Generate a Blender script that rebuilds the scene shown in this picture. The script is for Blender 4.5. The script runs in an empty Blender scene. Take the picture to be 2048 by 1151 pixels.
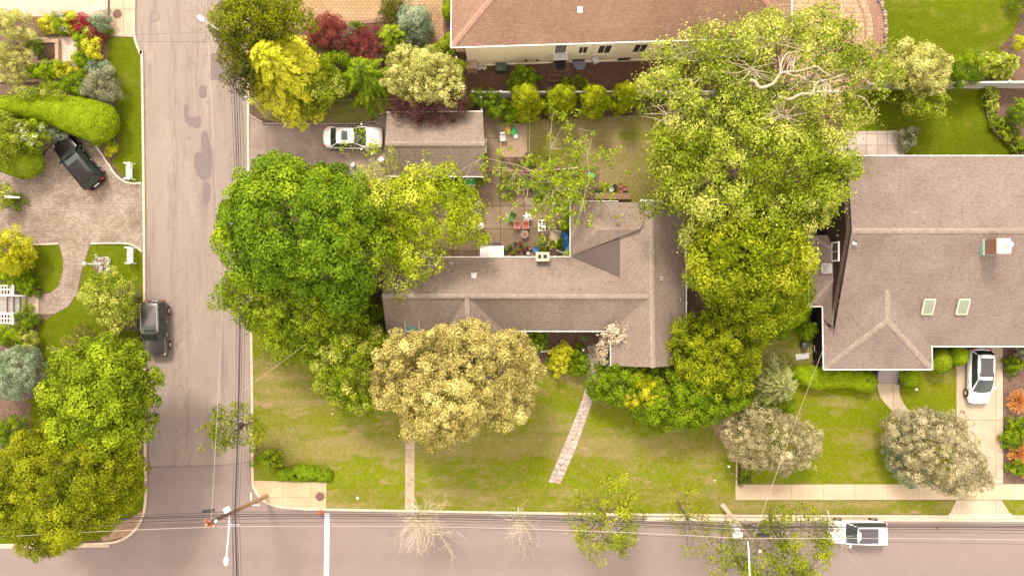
import bpy, bmesh, math, random
import numpy as np
from mathutils import Vector, Matrix
SC = bpy.context.scene
# ---------------------------------------------------------------- camera, sky, sun, exposure
H = 56.0            # camera height over the road
K = 2048 * 24 / 36  # focal length in photograph pixels
cam = bpy.data.cameras.new('camera'); co = bpy.data.objects.new('camera', cam)
SC.collection.objects.link(co); co.location = (0, 0, H); co.rotation_euler = (0, 0, 0)
cam.lens = 24; cam.sensor_width = 36; cam.clip_start = 1; cam.clip_end = 3000
SC.camera = co
SUN_EL, SUN_AZ = 50, -16      # azimuth from +Y (picture top), negative = towards the left
W = bpy.data.worlds.new('World'); SC.world = W; W.use_nodes = True
nt = W.node_tree; nt.nodes.clear()
sky = nt.nodes.new('ShaderNodeTexSky'); sky.sky_type = 'NISHITA'; sky.sun_disc = False
sky.sun_elevation = math.radians(SUN_EL); sky.sun_rotation = math.radians(SUN_AZ)
sky.air_density = 1.0; sky.dust_density = 5.0; sky.ozone_density = 0.6
bg = nt.nodes.new('ShaderNodeBackground'); bg.inputs['Strength'].default_value = 0.15
ovc = nt.nodes.new('ShaderNodeMixRGB'); ovc.blend_type = 'MIX'; ovc.inputs[0].default_value = 0.72
ovc.inputs[2].default_value = (11.4, 10.2, 8.8, 1)   # thin bright cloud in front of the blue
wo = nt.nodes.new('ShaderNodeOutputWorld')
nt.links.new(sky.outputs[0], ovc.inputs[1]); nt.links.new(ovc.outputs[0], bg.inputs[0]); nt.links.new(bg.outputs[0], wo.inputs[0])
sl = bpy.data.lights.new('sun', 'SUN'); sl.energy = 2.35; sl.angle = math.radians(11); sl.color = (1.0, 0.90, 0.78)
so = bpy.data.objects.new('sun', sl); SC.collection.objects.link(so)
_a = math.radians(SUN_AZ); _e = math.radians(SUN_EL)
sd = Vector((math.sin(_a) * math.cos(_e), math.cos(_a) * math.cos(_e), math.sin(_e)))
so.rotation_euler = sd.to_track_quat('Z', 'Y').to_euler()
so.location = sd * 200
SC.view_settings.view_transform = 'Standard'; SC.view_settings.look = 'None'
SC.view_settings.gamma = 1; SC.view_settings.exposure = 0.88
SC.cycles.max_bounces = 5; SC.cycles.diffuse_bounces = 3; SC.cycles.transmission_bounces = 3
# ---------------------------------------------------------------- helpers
G = 0.12            # level of the land above the road
PI = math.pi
def P(px, py, z=G):
    s = (H - z) / K
    return Vector(((px - 1024) * s, -(py - 575.5) * s, z))
def M2(px, z=G): return px * (H - z) / K      # pixels to metres at height z
C = SC.collection.objects
def tag(o, label=None, cat=None, group=None, kind=None):
    if label: o['label'] = label
    if cat: o['category'] = cat
    if group: o['group'] = group
    if kind: o['kind'] = kind
    return o
def thing(name, label, cat, loc=(0, 0, 0), rz=0, group=None):
    o = bpy.data.objects.new(name, None); C.link(o); o.empty_display_size = .2
    o.location = loc; o.rotation_euler = (0, 0, rz)
    return tag(o, label, cat, group)
def rootloc(o):
    v = Vector((0, 0, 0))
    while o is not None: v += Vector(o.location); o = o.parent
    return v
class MB:
    def __init__(s): s.v = []; s.f = []; s.M = Matrix.Identity(4)
    def add(s, vs, fs):
        n = len(s.v); s.v += [tuple(s.M @ Vector(v)) for v in vs]; s.f += [tuple(i + n for i in f) for f in fs]; return s
    def box(s, c, d, rz=0, tilt=None):
        R = Matrix.Rotation(rz, 3, 'Z')
        if tilt: R = R @ Matrix.Rotation(tilt[1], 3, tilt[0])
        c = Vector(c); vs = []
        for k in (-1, 1):
            for j in (-1, 1):
                for i in (-1, 1): vs.append(c + R @ Vector((i * d[0] / 2, j * d[1] / 2, k * d[2] / 2)))
        return s.add(vs, [(0, 2, 3, 1), (4, 5, 7, 6), (0, 1, 5, 4), (2, 6, 7, 3), (0, 4, 6, 2), (1, 3, 7, 5)])
    def prism(s, poly, z0, z1):
        n = len(poly); a = sum(poly[i][0] * poly[(i + 1) % n][1] - poly[(i + 1) % n][0] * poly[i][1] for i in range(n))
        if a < 0: poly = poly[::-1]
        vs = [(p[0], p[1], z0) for p in poly] + [(p[0], p[1], z1) for p in poly]
        return s.add(vs, [tuple(range(n))[::-1], tuple(range(n, 2 * n))] + [(i, (i + 1) % n, n + (i + 1) % n, n + i) for i in range(n)])
    def sheet(s, poly, z=None):
        n = len(poly); a = sum(poly[i][0] * poly[(i + 1) % n][1] - poly[(i + 1) % n][0] * poly[i][1] for i in range(n))
        if a < 0: poly = poly[::-1]
        return s.add([(p[0], p[1], p[2] if z is None else z) for p in poly], [tuple(range(n))])
    def ribbon(s, pts, w, z0, z1):
        L = []; R = []; n = len(pts)
        for i in range(n):
            a = Vector(pts[max(i - 1, 0)][:2]); b = Vector(pts[min(i + 1, n - 1)][:2]); d = (b - a).normalized(); q = Vector((-d.y, d.x)) * w / 2
            p = Vector(pts[i][:2]); L.append(p + q); R.append(p - q)
        vs = []
        for i in range(n): vs += [(L[i].x, L[i].y, z0), (R[i].x, R[i].y, z0), (R[i].x, R[i].y, z1), (L[i].x, L[i].y, z1)]
        fs = []
        for i in range(n - 1):
            a = 4 * i; b = a + 4
            fs += [(a + 3, a + 2, b + 2, b + 3), (a + 1, b + 1, b + 2, a + 2), (a, a + 3, b + 3, b), (a, b, b + 1, a + 1)]
        fs += [(0, 1, 2, 3), (4 * n - 4, 4 * n - 1, 4 * n - 2, 4 * n - 3)]
        return s.add(vs, fs)
    def tube(s, pts, r, n=6, cap=True):
        pts = [Vector(p) for p in pts]
        if not isinstance(r, (list, tuple)): r = [r] * len(pts)
        vs = []; fs = []; m = len(pts)
        d0 = (pts[-1] - pts[0]); ref = Vector((0, 0, 1)) if abs(d0.normalized().z) < .9 else Vector((1, 0, 0))
        for i in range(m):
            d = (pts[min(i + 1, m - 1)] - pts[max(i - 1, 0)]).normalized()
            a = d.cross(ref)
            if a.length < 1e-3: a = d.cross(Vector((0, 1, 0)))
            a.normalize(); b = d.cross(a)
            for k in range(n):
                t = 2 * PI * k / n; vs.append(pts[i] + (a * math.cos(t) + b * math.sin(t)) * r[i])
        for i in range(m - 1):
            for k in range(n): fs.append((i * n + k, i * n + (k + 1) % n, (i + 1) * n + (k + 1) % n, (i + 1) * n + k))
        if cap: fs += [tuple(range(n)), tuple(range((m - 1) * n, m * n))[::-1]]
        return s.add(vs, fs)
    def lathe(s, c, prof, n=16):     # prof = [(r,z)...] bottom to top
        vs = []; fs = []; m = len(prof)
        for r, z in prof:
            for k in range(n): t = 2 * PI * k / n; vs.append((c[0] + r * math.cos(t), c[1] + r * math.sin(t), c[2] + z))
        for i in range(m - 1):
            for k in range(n): fs.append((i * n + k, i * n + (k + 1) % n, (i + 1) * n + (k + 1) % n, (i + 1) * n + k))
        fs += [tuple(range(n))[::-1], tuple(range((m - 1) * n, m * n))]
        return s.add(vs, fs)
    def build(s, name, mat, parent=None, smooth=False, uv=False, world=True, bevel=0, subd=0, solid=0):
        me = bpy.data.meshes.new(name); off = rootloc(parent) if (parent is not None and world) else Vector((0, 0, 0))
        me.from_pydata([(v[0] - off.x, v[1] - off.y, v[2] - off.z) for v in s.v], [], s.f)
        me.materials.append(mat)
        if smooth: me.polygons.foreach_set('use_smooth', [True] * len(me.polygons))
        if uv:
            ul = me.uv_layers.new(name='UVMap')
            for p in me.polygons:
                nrm = p.normal; u = Vector((0, 0, 1)).cross(nrm)
                u = Vector((1, 0, 0)) if u.length < 1e-3 else u.normalized()
                v = nrm.cross(u)
                for li in p.loop_indices:
                    q = Vector(me.vertices[me.loops[li].vertex_index].co) + off; ul.data[li].uv = (q.dot(u), q.dot(v))
        o = bpy.data.objects.new(name, me); C.link(o)
        if parent is not None: o.parent = parent
        if bevel:
            b = o.modifiers.new('bevel', 'BEVEL'); b.width = bevel; b.segments = 2; b.limit_method = 'ANGLE'
        if subd:
            b = o.modifiers.new('sub', 'SUBSURF'); b.levels = subd; b.render_levels = subd
        if solid:
            b = o.modifiers.new('sol', 'SOLIDIFY'); b.thickness = solid; b.offset = -1
        return o
def struct(name, mb, mat, **k): return tag(mb.build(name, mat, **k), kind='structure')
def px(pts, z=G): return [P(a, b, z) for a, b in pts]
def smoothpts(pts, n=5):             # catmull-rom through 2-d points
    out = []; m = len(pts)
    for i in range(m - 1):
        p0 = pts[max(i - 1, 0)]; p1 = pts[i]; p2 = pts[i + 1]; p3 = pts[min(i + 2, m - 1)]
        for k in range(n):
            t = k / n
            out.append(tuple(.5 * (2 * b + (c - a) * t + (2 * a - 5 * b + 4 * c - d) * t * t + (-a + 3 * b - 3 * c + d) * t ** 3) for a, b, c, d in zip(p0, p1, p2, p3)))
    out.append(tuple(pts[-1])); return out
def copy_tree(o, parent=None):
    c = o.copy(); C.link(c); c.parent = parent
    for ch in list(o.children): copy_tree(ch, c)
    return c
# ---------------------------------------------------------------- materials
def newmat(name):
    m = bpy.data.materials.new(name); m.use_nodes = True; t = m.node_tree; t.nodes.clear()
    o = t.nodes.new('ShaderNodeOutputMaterial'); b = t.nodes.new('ShaderNodeBsdfPrincipled'); t.links.new(b.outputs[0], o.inputs[0])
    return m, t, b, o
def N(t, typ, **k):
    n = t.nodes.new(typ)
    for a, v in k.items(): setattr(n, a, v)
    return n
def coord(t, scale=(1, 1, 1), rot=0, loc=(0, 0, 0), kind='pos'):
    if kind == 'pos': s = N(t, 'ShaderNodeNewGeometry').outputs['Position']
    elif kind == 'obj': s = N(t, 'ShaderNodeTexCoord').outputs['Object']
    else: s = N(t, 'ShaderNodeTexCoord').outputs['UV']
    m = N(t, 'ShaderNodeMapping'); t.links.new(s, m.inputs[0]); m.inputs['Scale'].default_value = scale; m.inputs['Rotation'].default_value = (0, 0, rot); m.inputs['Location'].default_value = loc
    return m.outputs[0]
def noise(t, c, scale, detail=4, rough=.6, lo=.3, hi=.7):
    n = N(t, 'ShaderNodeTexNoise'); t.links.new(c, n.inputs['Vector']); n.inputs['Scale'].default_value = scale; n.inputs['Detail'].default_value = detail; n.inputs['Roughness'].default_value = rough
    r = N(t, 'ShaderNodeMapRange'); t.links.new(n.outputs[0], r.inputs[0]); r.inputs[1].default_value = lo; r.inputs[2].default_value = hi
    return r.outputs[0]
def mixc(t, f, a, b, mode='MIX'):
    n = N(t, 'ShaderNodeMixRGB', blend_type=mode)
    for i, x in ((0, f), (1, a), (2, b)):
        if isinstance(x, bpy.types.NodeSocket): t.links.new(x, n.inputs[i])
        elif i == 0: n.inputs[0].default_value = x
        else: n.inputs[i].default_value = (*x, 1) if len(x) == 3 else x
    return n.outputs[0]
def math_(t, op, a, b=None):
    n = N(t, 'ShaderNodeMath', operation=op)
    for i, x in enumerate((a, b)):
        if x is None: continue
        if isinstance(x, bpy.types.NodeSocket): t.links.new(x, n.inputs[i])
        else: n.inputs[i].default_value = x
    return n.outputs[0]
def bump(t, b, h, strength=.4, dist=.05):
    n = N(t, 'ShaderNodeBump'); n.inputs['Strength'].default_value = strength; n.inputs['Distance'].default_value = dist
    t.links.new(h, n.inputs['Height']); t.links.new(n.outputs[0], b.inputs['Normal'])
def plain(name, col, rough=.6, metal=0, var=.12, scale=6, spec=.3, coat=0):
    m, t, b, o = newmat(name); c = coord(t)
    f = noise(t, c, scale); d = tuple(x * (1 - var) for x in col); l = tuple(min(1, x * (1 + var)) for x in col)
    t.links.new(mixc(t, f, d, l), b.inputs['Base Color']); b.inputs['Roughness'].default_value = rough; b.inputs['Metallic'].default_value = metal
    b.inputs['Specular IOR Level'].default_value = spec; b.inputs['Coat Weight'].default_value = coat; b.inputs['Coat Roughness'].default_value = .08
    return m
def multi(name, cols, scales, rough=.9, bumpk=.3, bs=8, stretch=(1, 1, 1), bd=.03, amt=None):
    """base colour blended with further colours through noises of the given scales"""
    m, t, b, o = newmat(name); c = coord(t, stretch); c0 = coord(t); cur = cols[0]
    for i, (k, s) in enumerate(zip(cols[1:], scales)):
        lo, hi = (amt[i] if amt else (.4, .65))
        cur = mixc(t, noise(t, c if i == 0 else c0, s, 5, .65, lo, hi), cur, k)
    t.links.new(cur, b.inputs['Base Color']); b.inputs['Roughness'].default_value = rough; b.inputs['Specular IOR Level'].default_value = .15
    bump(t, b, noise(t, c0, bs, 4, .7, 0, 1), bumpk, bd)
    return m
def tiles(name, c1, c2, mortar, bw, rh, ms=.02, offset=.5, rot=0, loc=(0, 0, 0), kind='pos', dirt=None, dirtscale=.6, rough=.85, bumpk=.4, fine=.25, damt=(.35, .7)):
    m, t, b, o = newmat(name); c = coord(t, rot=rot, loc=loc, kind=kind)
    k = N(t, 'ShaderNodeTexBrick'); t.links.new(c, k.inputs['Vector']); k.offset = offset
    k.inputs['Color1'].default_value = (*c1, 1); k.inputs['Color2'].default_value = (*c2, 1); k.inputs['Mortar'].default_value = (*mortar, 1)
    k.inputs['Scale'].default_value = 1; k.inputs['Brick Width'].default_value = bw; k.inputs['Row Height'].default_value = rh; k.inputs['Mortar Size'].default_value = ms; k.inputs['Mortar Smooth'].default_value = .3
    cur = k.outputs['Color']; cp = coord(t)
    if dirt: cur = mixc(t, noise(t, cp, dirtscale, 6, .65, *damt), cur, mixc(t, 1.0, cur, dirt, 'MULTIPLY'))
    f = noise(t, cp, 9, 5, .75, .25, .75)
    cur = mixc(t, fine, cur, mixc(t, f, (0.45,) * 3, (1.4,) * 3), 'MULTIPLY')
    t.links.new(cur, b.inputs['Base Color']); b.inputs['Roughness'].default_value = rough; b.inputs['Specular IOR Level'].default_value = .2
    bump(t, b, k.outputs['Fac'], -bumpk, .02)
    return m
def lawn(name, green, lush, dry, damt=(.45, .7), stripes=0, ds=.35, bare=None, bamt=(.6, .75), seed=0, rot=0, mott=.5, band=None):
    m, t, b, o = newmat(name); c = coord(t, loc=(seed, seed * 2.1, 0)); cs = coord(t, (.4, 1, 1), rot=rot, loc=(seed, 0, 0))
    cur = mixc(t, noise(t, cs, .45, 5, .65, .44, .56), green, lush)
    if stripes:
        w = N(t, 'ShaderNodeTexWave', bands_direction='Y' if rot == 0 else 'X'); t.links.new(coord(t), w.inputs[0]); w.inputs['Scale'].default_value = stripes; w.inputs['Distortion'].default_value = 1.1; w.inputs['Detail'].default_value = 2; w.inputs['Detail Scale'].default_value = .5
        stripe = w.outputs[1]
    cur = mixc(t, noise(t, cs, ds, 7, .75, *damt), cur, dry)
    if stripes: cur = mixc(t, math_(t, 'MULTIPLY', stripe, .5), cur, lush)
    if band:            # the watered strip of lusher grass along the street side of the lawn
        sx = N(t, 'ShaderNodeSeparateXYZ'); t.links.new(coord(t), sx.inputs[0]); yy = math_(t, 'ADD', sx.outputs[1], math_(t, 'MULTIPLY', noise(t, c, .35, 4, .6, .2, .8), 2.2))
        for k, (a, b2, amt) in enumerate(band):
            u = math_(t, 'ABSOLUTE', math_(t, 'DIVIDE', math_(t, 'SUBTRACT', yy, (a + b2) / 2 + 1.1), (b2 - a) / 2)); mr = N(t, 'ShaderNodeMapRange'); t.links.new(u, mr.inputs[0]); mr.inputs[1].default_value = .6; mr.inputs[2].default_value = 1.15; mr.inputs[3].default_value = amt; mr.inputs[4].default_value = 0
            cur = mixc(t, math_(t, 'MULTIPLY', mr.outputs[0], noise(t, c, .8, 5, .7, .25, .5)), cur, tuple(x * 1.12 for x in lush) if k % 2 == 0 else dry)
    if bare: cur = mixc(t, noise(t, cs, ds * 1.9, 7, .75, *bamt), cur, bare)
    cur = mixc(t, math_(t, 'MULTIPLY', noise(t, c, 1.7, 6, .8, .5, .62), mott), cur, dry)
    f = noise(t, c, 7, 6, .85, .32, .68)
    cur = mixc(t, .8, cur, mixc(t, f, (.5, .55, .5), (1.5, 1.42, 1.4)), 'MULTIPLY')
    t.links.new(cur, b.inputs['Base Color']); b.inputs['Roughness'].default_value = 1; b.inputs['Specular IOR Level'].default_value = .05
    bump(t, b, f, .8, .06)
    return m
def shingle(name, c1, c2, dark, blot=(.8, .75, .72), bw=.3, rh=.15):
    m, t, b, o = newmat(name); c = coord(t, kind='uv')
    k = N(t, 'ShaderNodeTexBrick'); t.links.new(c, k.inputs['Vector']); k.offset = .37; k.offset_frequency = 2; k.squash = .8; k.squash_frequency = 3
    for n_, v in (('Color1', c1), ('Color2', c2), ('Mortar', dark)): k.inputs[n_].default_value = (*v, 1)
    k.inputs['Scale'].default_value = 1; k.inputs['Brick Width'].default_value = bw; k.inputs['Row Height'].default_value = rh; k.inputs['Mortar Size'].default_value = .016; k.inputs['Mortar Smooth'].default_value = .5
    n2 = noise(t, coord(t, (3.4, 6.6, 1), kind='uv'), 1, 3, .9, .33, .67)          # tabs of lighter and darker granules
    cur = mixc(t, math_(t, 'MULTIPLY', n2, .75), k.outputs['Color'], mixc(t, .5, c1, (c1[0] * 1.35, c1[1] * 1.33, c1[2] * 1.3)))
    n3 = noise(t, coord(t, (4.4, 7.7, 1), loc=(3, 5, 0), kind='uv'), 1, 2, .9, .5, .7)
    cur = mixc(t, math_(t, 'MULTIPLY', n3, .6), cur, dark)
    cp = coord(t); cur = mixc(t, noise(t, cp, .4, 6, .65, .35, .7), cur, mixc(t, 1.0, cur, blot, 'MULTIPLY'))
    t.links.new(cur, b.inputs['Base Color']); b.inputs['Roughness'].default_value = .9; b.inputs['Specular IOR Level'].default_value = .15
    bump(t, b, n3, -.35, .015)
    return m
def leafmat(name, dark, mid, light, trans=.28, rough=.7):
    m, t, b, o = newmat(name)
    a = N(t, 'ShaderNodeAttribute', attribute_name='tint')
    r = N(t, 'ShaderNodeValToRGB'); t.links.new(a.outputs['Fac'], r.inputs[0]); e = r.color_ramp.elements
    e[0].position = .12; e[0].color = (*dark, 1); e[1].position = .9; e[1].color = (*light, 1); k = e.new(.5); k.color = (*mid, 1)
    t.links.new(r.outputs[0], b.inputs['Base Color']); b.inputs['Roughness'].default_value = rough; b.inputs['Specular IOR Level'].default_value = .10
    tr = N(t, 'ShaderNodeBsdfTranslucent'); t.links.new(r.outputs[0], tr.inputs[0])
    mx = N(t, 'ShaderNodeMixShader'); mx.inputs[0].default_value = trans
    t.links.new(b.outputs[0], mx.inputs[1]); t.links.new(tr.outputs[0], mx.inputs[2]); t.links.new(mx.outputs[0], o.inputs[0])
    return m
def glass(name, col, rough=.06):
    m, t, b, o = newmat(name); b.inputs['Base Color'].default_value = (*col, 1); b.inputs['Roughness'].default_value = rough; b.inputs['Specular IOR Level'].default_value = .7
    return m
def worn_asphalt():
    m, t, b, o = newmat('asphalt'); c = coord(t); cs = coord(t, (1, .07, 1)); cur = mixc(t, noise(t, c, 30, 5, .8, .35, .65), (.20, .158, .136), (.265, .212, .182))
    cur = mixc(t, math_(t, 'MULTIPLY', noise(t, cs, 1.1, 6, .7, .50, .66), .75), cur, (.155, .120, .110))
    cur = mixc(t, math_(t, 'MULTIPLY', noise(t, coord(t, (1, .25, 1), loc=(4, 9, 0)), .55, 7, .8, .52, .62), .5), cur, (.30, .242, .205))
    cur = mixc(t, math_(t, 'MULTIPLY', noise(t, c, 1.3, 8, .85, .56, .66), .6), cur, (.145, .112, .10))
    v = N(t, 'ShaderNodeTexVoronoi', feature='DISTANCE_TO_EDGE'); n = N(t, 'ShaderNodeTexNoise'); t.links.new(c, n.inputs[0]); n.inputs['Scale'].default_value = 1.6
    t.links.new(mixc(t, .45, c, n.outputs[1]), v.inputs[0]); v.inputs['Scale'].default_value = 1.1
    r = N(t, 'ShaderNodeMapRange'); t.links.new(v.outputs[0], r.inputs[0]); r.inputs[1].default_value = .0; r.inputs[2].default_value = .02; r.inputs[3].default_value = 1; r.inputs[4].default_value = 0
    cur = mixc(t, math_(t, 'MULTIPLY', math_(t, 'MULTIPLY', r.outputs[0], noise(t, cs, .35, 3, .5, .5, .62)), .55), cur, (.12, .09, .08))
    t.links.new(cur, b.inputs['Base Color']); b.inputs['Roughness'].default_value = .9; b.inputs['Specular IOR Level'].default_value = .15; bump(t, b, noise(t, c, 40, 4, .8, 0, 1), .3, .02)
    return m
asphalt = worn_asphalt()
asphalt_new = multi('asphalt_smooth', [(.215, .165, .150), (.18, .138, .126), (.24, .187, .168), (.17, .13, .118)], [.3, .7, 18], .85, .25, 40, (.08, 1, 1), .02, [(.45, .8), (.5, .8), (.45, .65)])
patch_m = multi('asphalt_patch', [(.165, .13, .126), (.19, .15, .14), (.135, .105, .10)], [2, 14], .85, .2, 40)
crack_m = plain('tar_crack', (.12, .09, .085), .8)
drive_m = multi('worn_drive', [(.245, .185, .155), (.17, .125, .10), (.30, .235, .195), (.19, .145, .12)], [.5, .9, 12], .9, .3, 30)
soil = multi('soil', [(.12, .075, .05), (.075, .045, .03), (.18, .12, .085), (.06, .038, .026)], [.8, 3, 10], 1, .8, 12)
mulch = multi('mulch', [(.16, .095, .065), (.09, .05, .036), (.22, .15, .11), (.08, .05, .04)], [1.5, 6, 18], 1, .9, 18)
darksoil = multi('dark_ground', [(.08, .045, .028), (.045, .026, .018), (.12, .075, .05)], [1, 7], 1, .8, 12)
kerb_m = multi('kerb_concrete', [(.48, .37, .27), (.36, .27, .195), (.55, .44, .33)], [1.2, 5], .9, .2, 20)
walk_m = tiles('sidewalk_concrete', (.46, .36, .25), (.42, .325, .225), (.26, .19, .12), 2.6, 3.4, .022, offset=0, loc=(.5, 1.0, 0), dirt=(.86, .83, .78), fine=.12)
drivec_m = tiles('drive_concrete', (.44, .35, .26), (.40, .32, .235), (.24, .18, .12), 4.2, 4.8, .03, offset=0, loc=(2.4, 1.2, 0), dirt=(.80, .77, .72), fine=.12)
cornerc_m = tiles('corner_concrete', (.44, .34, .215), (.40, .305, .19), (.25, .18, .11), 2.3, 1.9, .02, offset=0, loc=(.35, 0, 0), dirt=(.8, .78, .72), fine=.15)
paver_l = tiles('grey_pavers', (.36, .285, .235), (.24, .185, .15), (.17, .125, .10), .22, .17, .018, dirt=(.62, .58, .52), dirtscale=.45, fine=.45)
paver_t = tiles('pale_pavers', (.52, .41, .34), (.44, .34, .28), (.34, .26, .21), .42, .28, .015, dirt=(.85, .8, .72), fine=.25)
paver_y = tiles('ochre_pavers', (.42, .285, .15), (.34, .225, .125), (.19, .12, .075), .36, .26, .02, dirt=(.75, .7, .66), fine=.3)
paver_r = tiles('random_pavers', (.44, .31, .19), (.35, .24, .155), (.17, .11, .08), .62, .38, .025, offset=.35, dirt=(.8, .74, .7), dirtscale=1.2, fine=.2)
paver_b = tiles('brown_pavers', (.17, .097, .063), (.13, .074, .05), (.08, .045, .03), .30, .16, .015, dirt=(.7, .64, .6), fine=.3)
paver_rd = tiles('red_border', (.30, .17, .12), (.23, .13, .095), (.15, .09, .07), .3, .2, .02, fine=.3)
slab_m = tiles('old_slabs', (.255, .19, .135), (.20, .145, .10), (.10, .068, .045), 1.95, 1.85, .035, offset=0, loc=(.95, .7, 0), dirt=(.62, .56, .45), dirtscale=.9, fine=.25, damt=(.3, .75))
slab_w = tiles('pale_slabs', (.47, .41, .36), (.38, .30, .26), (.25, .19, .16), .86, .92, .03, offset=0, loc=(.25, .3, 0), dirt=(.85, .8, .78), fine=.15)
flag_m = tiles('flagstones', (.34, .28, .25), (.255, .205, .185), (.12, .09, .08), .62, .42, .03, offset=.4, rot=.25, dirt=(.8, .72, .68), dirtscale=1.5, fine=.2)
lawn_c = lawn('dry_lawn', (.168, .162, .024), (.135, .168, .004), (.245, .198, .078), (.46, .57), stripes=.30, bare=(.31, .22, .12), bamt=(.56, .67), mott=.5, band=[(-16.6, -14.2, .85), (-13.9, -12.2, .5), (-11.6, -9.9, .5)])
lawn_b = lawn('back_lawn', (.20, .178, .050), (.155, .170, .014), (.25, .20, .095), (.46, .58), seed=7, bare=(.15, .11, .055), bamt=(.60, .72))
lawn_r = lawn('right_lawn', (.150, .172, .006), (.135, .172, .003), (.22, .19, .058), (.54, .64), seed=21, ds=.3, mott=.3)
lawn_g = lawn('lush_lawn', (.105, .140, .004), (.090, .120, .003), (.165, .165, .025), (.54, .66), seed=33, stripes=.22, rot=1.57, mott=.25)
shg_c = shingle('shingles_grey_brown', (.245, .193, .158), (.180, .140, .115), (.10, .076, .065))
shg_r = shingle('shingles_taupe', (.215, .168, .145), (.165, .127, .110), (.10, .077, .069), bw=.33, rh=.17)
shg_n = shingle('shingles_terracotta', (.255, .158, .112), (.19, .115, .081), (.12, .07, .05), bw=.36, rh=.17)
cap_m = tiles('ridge_shingle', (.27, .212, .168), (.20, .158, .128), (.22, .175, .15), .24, .28, .012, kind='uv', fine=.25)
cap_n = tiles('ridge_shingle_red', (.36, .21, .15), (.30, .175, .125), (.2, .12, .09), .24, .28, .012, kind='uv', fine=.25)
membrane = plain('roof_membrane', (.078, .057, .050), .7, var=.08, scale=2)
white = plain('white_paint', (.80, .77, .74), .5, var=.05)
cream = plain('cream_stucco', (.86, .72, .49), .9, var=.05, scale=3)
cream2 = plain('cream_trim', (.84, .75, .58), .8, var=.04)
brick = tiles('brick', (.24, .09, .06), (.18, .07, .05), (.30, .24, .2), .22, .075, .01, fine=.3)
brickw = multi('brick_wall_tan', [(.42, .30, .22), (.30, .2, .14)], [3], .9, .3)
shake = tiles('brown_shakes', (.085, .05, .042), (.05, .03, .026), (.02, .012, .01), .16, .22, .02, kind='uv', fine=.4)
wood = multi('wood', [(.25, .16, .10), (.16, .10, .065)], [6], .8, .3)
polewood = multi('pole_wood', [(.26, .155, .085), (.17, .10, .06), (.33, .22, .14)], [2, 9], .9, .5)
polegrey = multi('pole_wood_grey', [(.42, .32, .24), (.30, .22, .16), (.5, .4, .3)], [2, 9], .9, .5)
bark = multi('bark', [(.13, .09, .06), (.08, .055, .04), (.2, .15, .11)], [2, 8], 1, .6)
barkp = multi('pale_bark', [(.36, .29, .20), (.25, .20, .14), (.44, .37, .27)], [2, 8], 1, .4)
barkw = multi('twig_bark', [(.62, .52, .38), (.48, .39, .28)], [3], .9, .2)
gutw = plain('gutter_white', (.62, .59, .55), .5, var=.12)
metal = plain('galvanised', (.5, .48, .46), .4, .7)
dgrey = plain('dark_grey', (.06, .055, .055), .5)
mgrey = plain('mid_grey', (.22, .2, .19), .6)
lgrey = plain('light_grey', (.45, .43, .41), .6)
black = plain('black_plastic', (.018, .016, .016), .45)
wirem = plain('black_cable', (.035, .028, .03), .6)
wirel = plain('pale_cable', (.45, .38, .33), .5)
red = plain('red_plastic', (.55, .10, .07), .5)
redc = plain('coral_cushion', (.62, .17, .12), .8)
green = plain('green_plastic', (.05, .42, .12), .4)
dkgreen = plain('green_canvas', (.10, .19, .05), .8)
blue = plain('blue_tarp', (.02, .19, .52), .4, var=.35, scale=3)
teal = plain('teal_plastic', (.01, .22, .33), .35)
yellow = plain('yellow_plastic', (.62, .42, .08), .5)
terra = plain('terracotta_pot', (.24, .10, .06), .8)
beige = plain('beige_fabric', (.46, .39, .27), .9)
copper = plain('verdigris', (.20, .34, .26), .7, var=.3, scale=8)
ironm = multi('rusty_iron', [(.16, .09, .07), (.11, .06, .05)], [14], .8, .4)
paint_w = plain('car_white', (.74, .73, .76), .3, var=.01, spec=.5, coat=1)
paint_s = plain('car_pearl', (.72, .68, .63), .3, .2, var=.02, spec=.5, coat=1)
paint_k = plain('car_black', (.008, .006, .007), .3, var=.02, spec=.2, coat=.12)
paint_g = plain('car_graphite', (.055, .045, .046), .28, .3, var=.04, spec=.5, coat=.8)
roofgrey = plain('roof_grey_gloss', (.11, .10, .10), .3, .4, var=.04, spec=.5, coat=.6)
tyre_m = plain('tyre', (.02, .018, .018), .85)
rim_m = plain('alloy', (.5, .46, .43), .3, .8)
cglass = glass('car_glass', (.022, .034, .030), .05)
wglass = glass('window_glass', (.06, .05, .045), .06)
skyglass = glass('skylight_glass', (.10, .20, .17), .1)
skyglass2 = glass('skylight_milky', (.17, .19, .13), .35)
redlens = plain('tail_lens', (.4, .01, .015), .2)
clearlens = plain('lamp_lens', (.7, .7, .7), .15)
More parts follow.
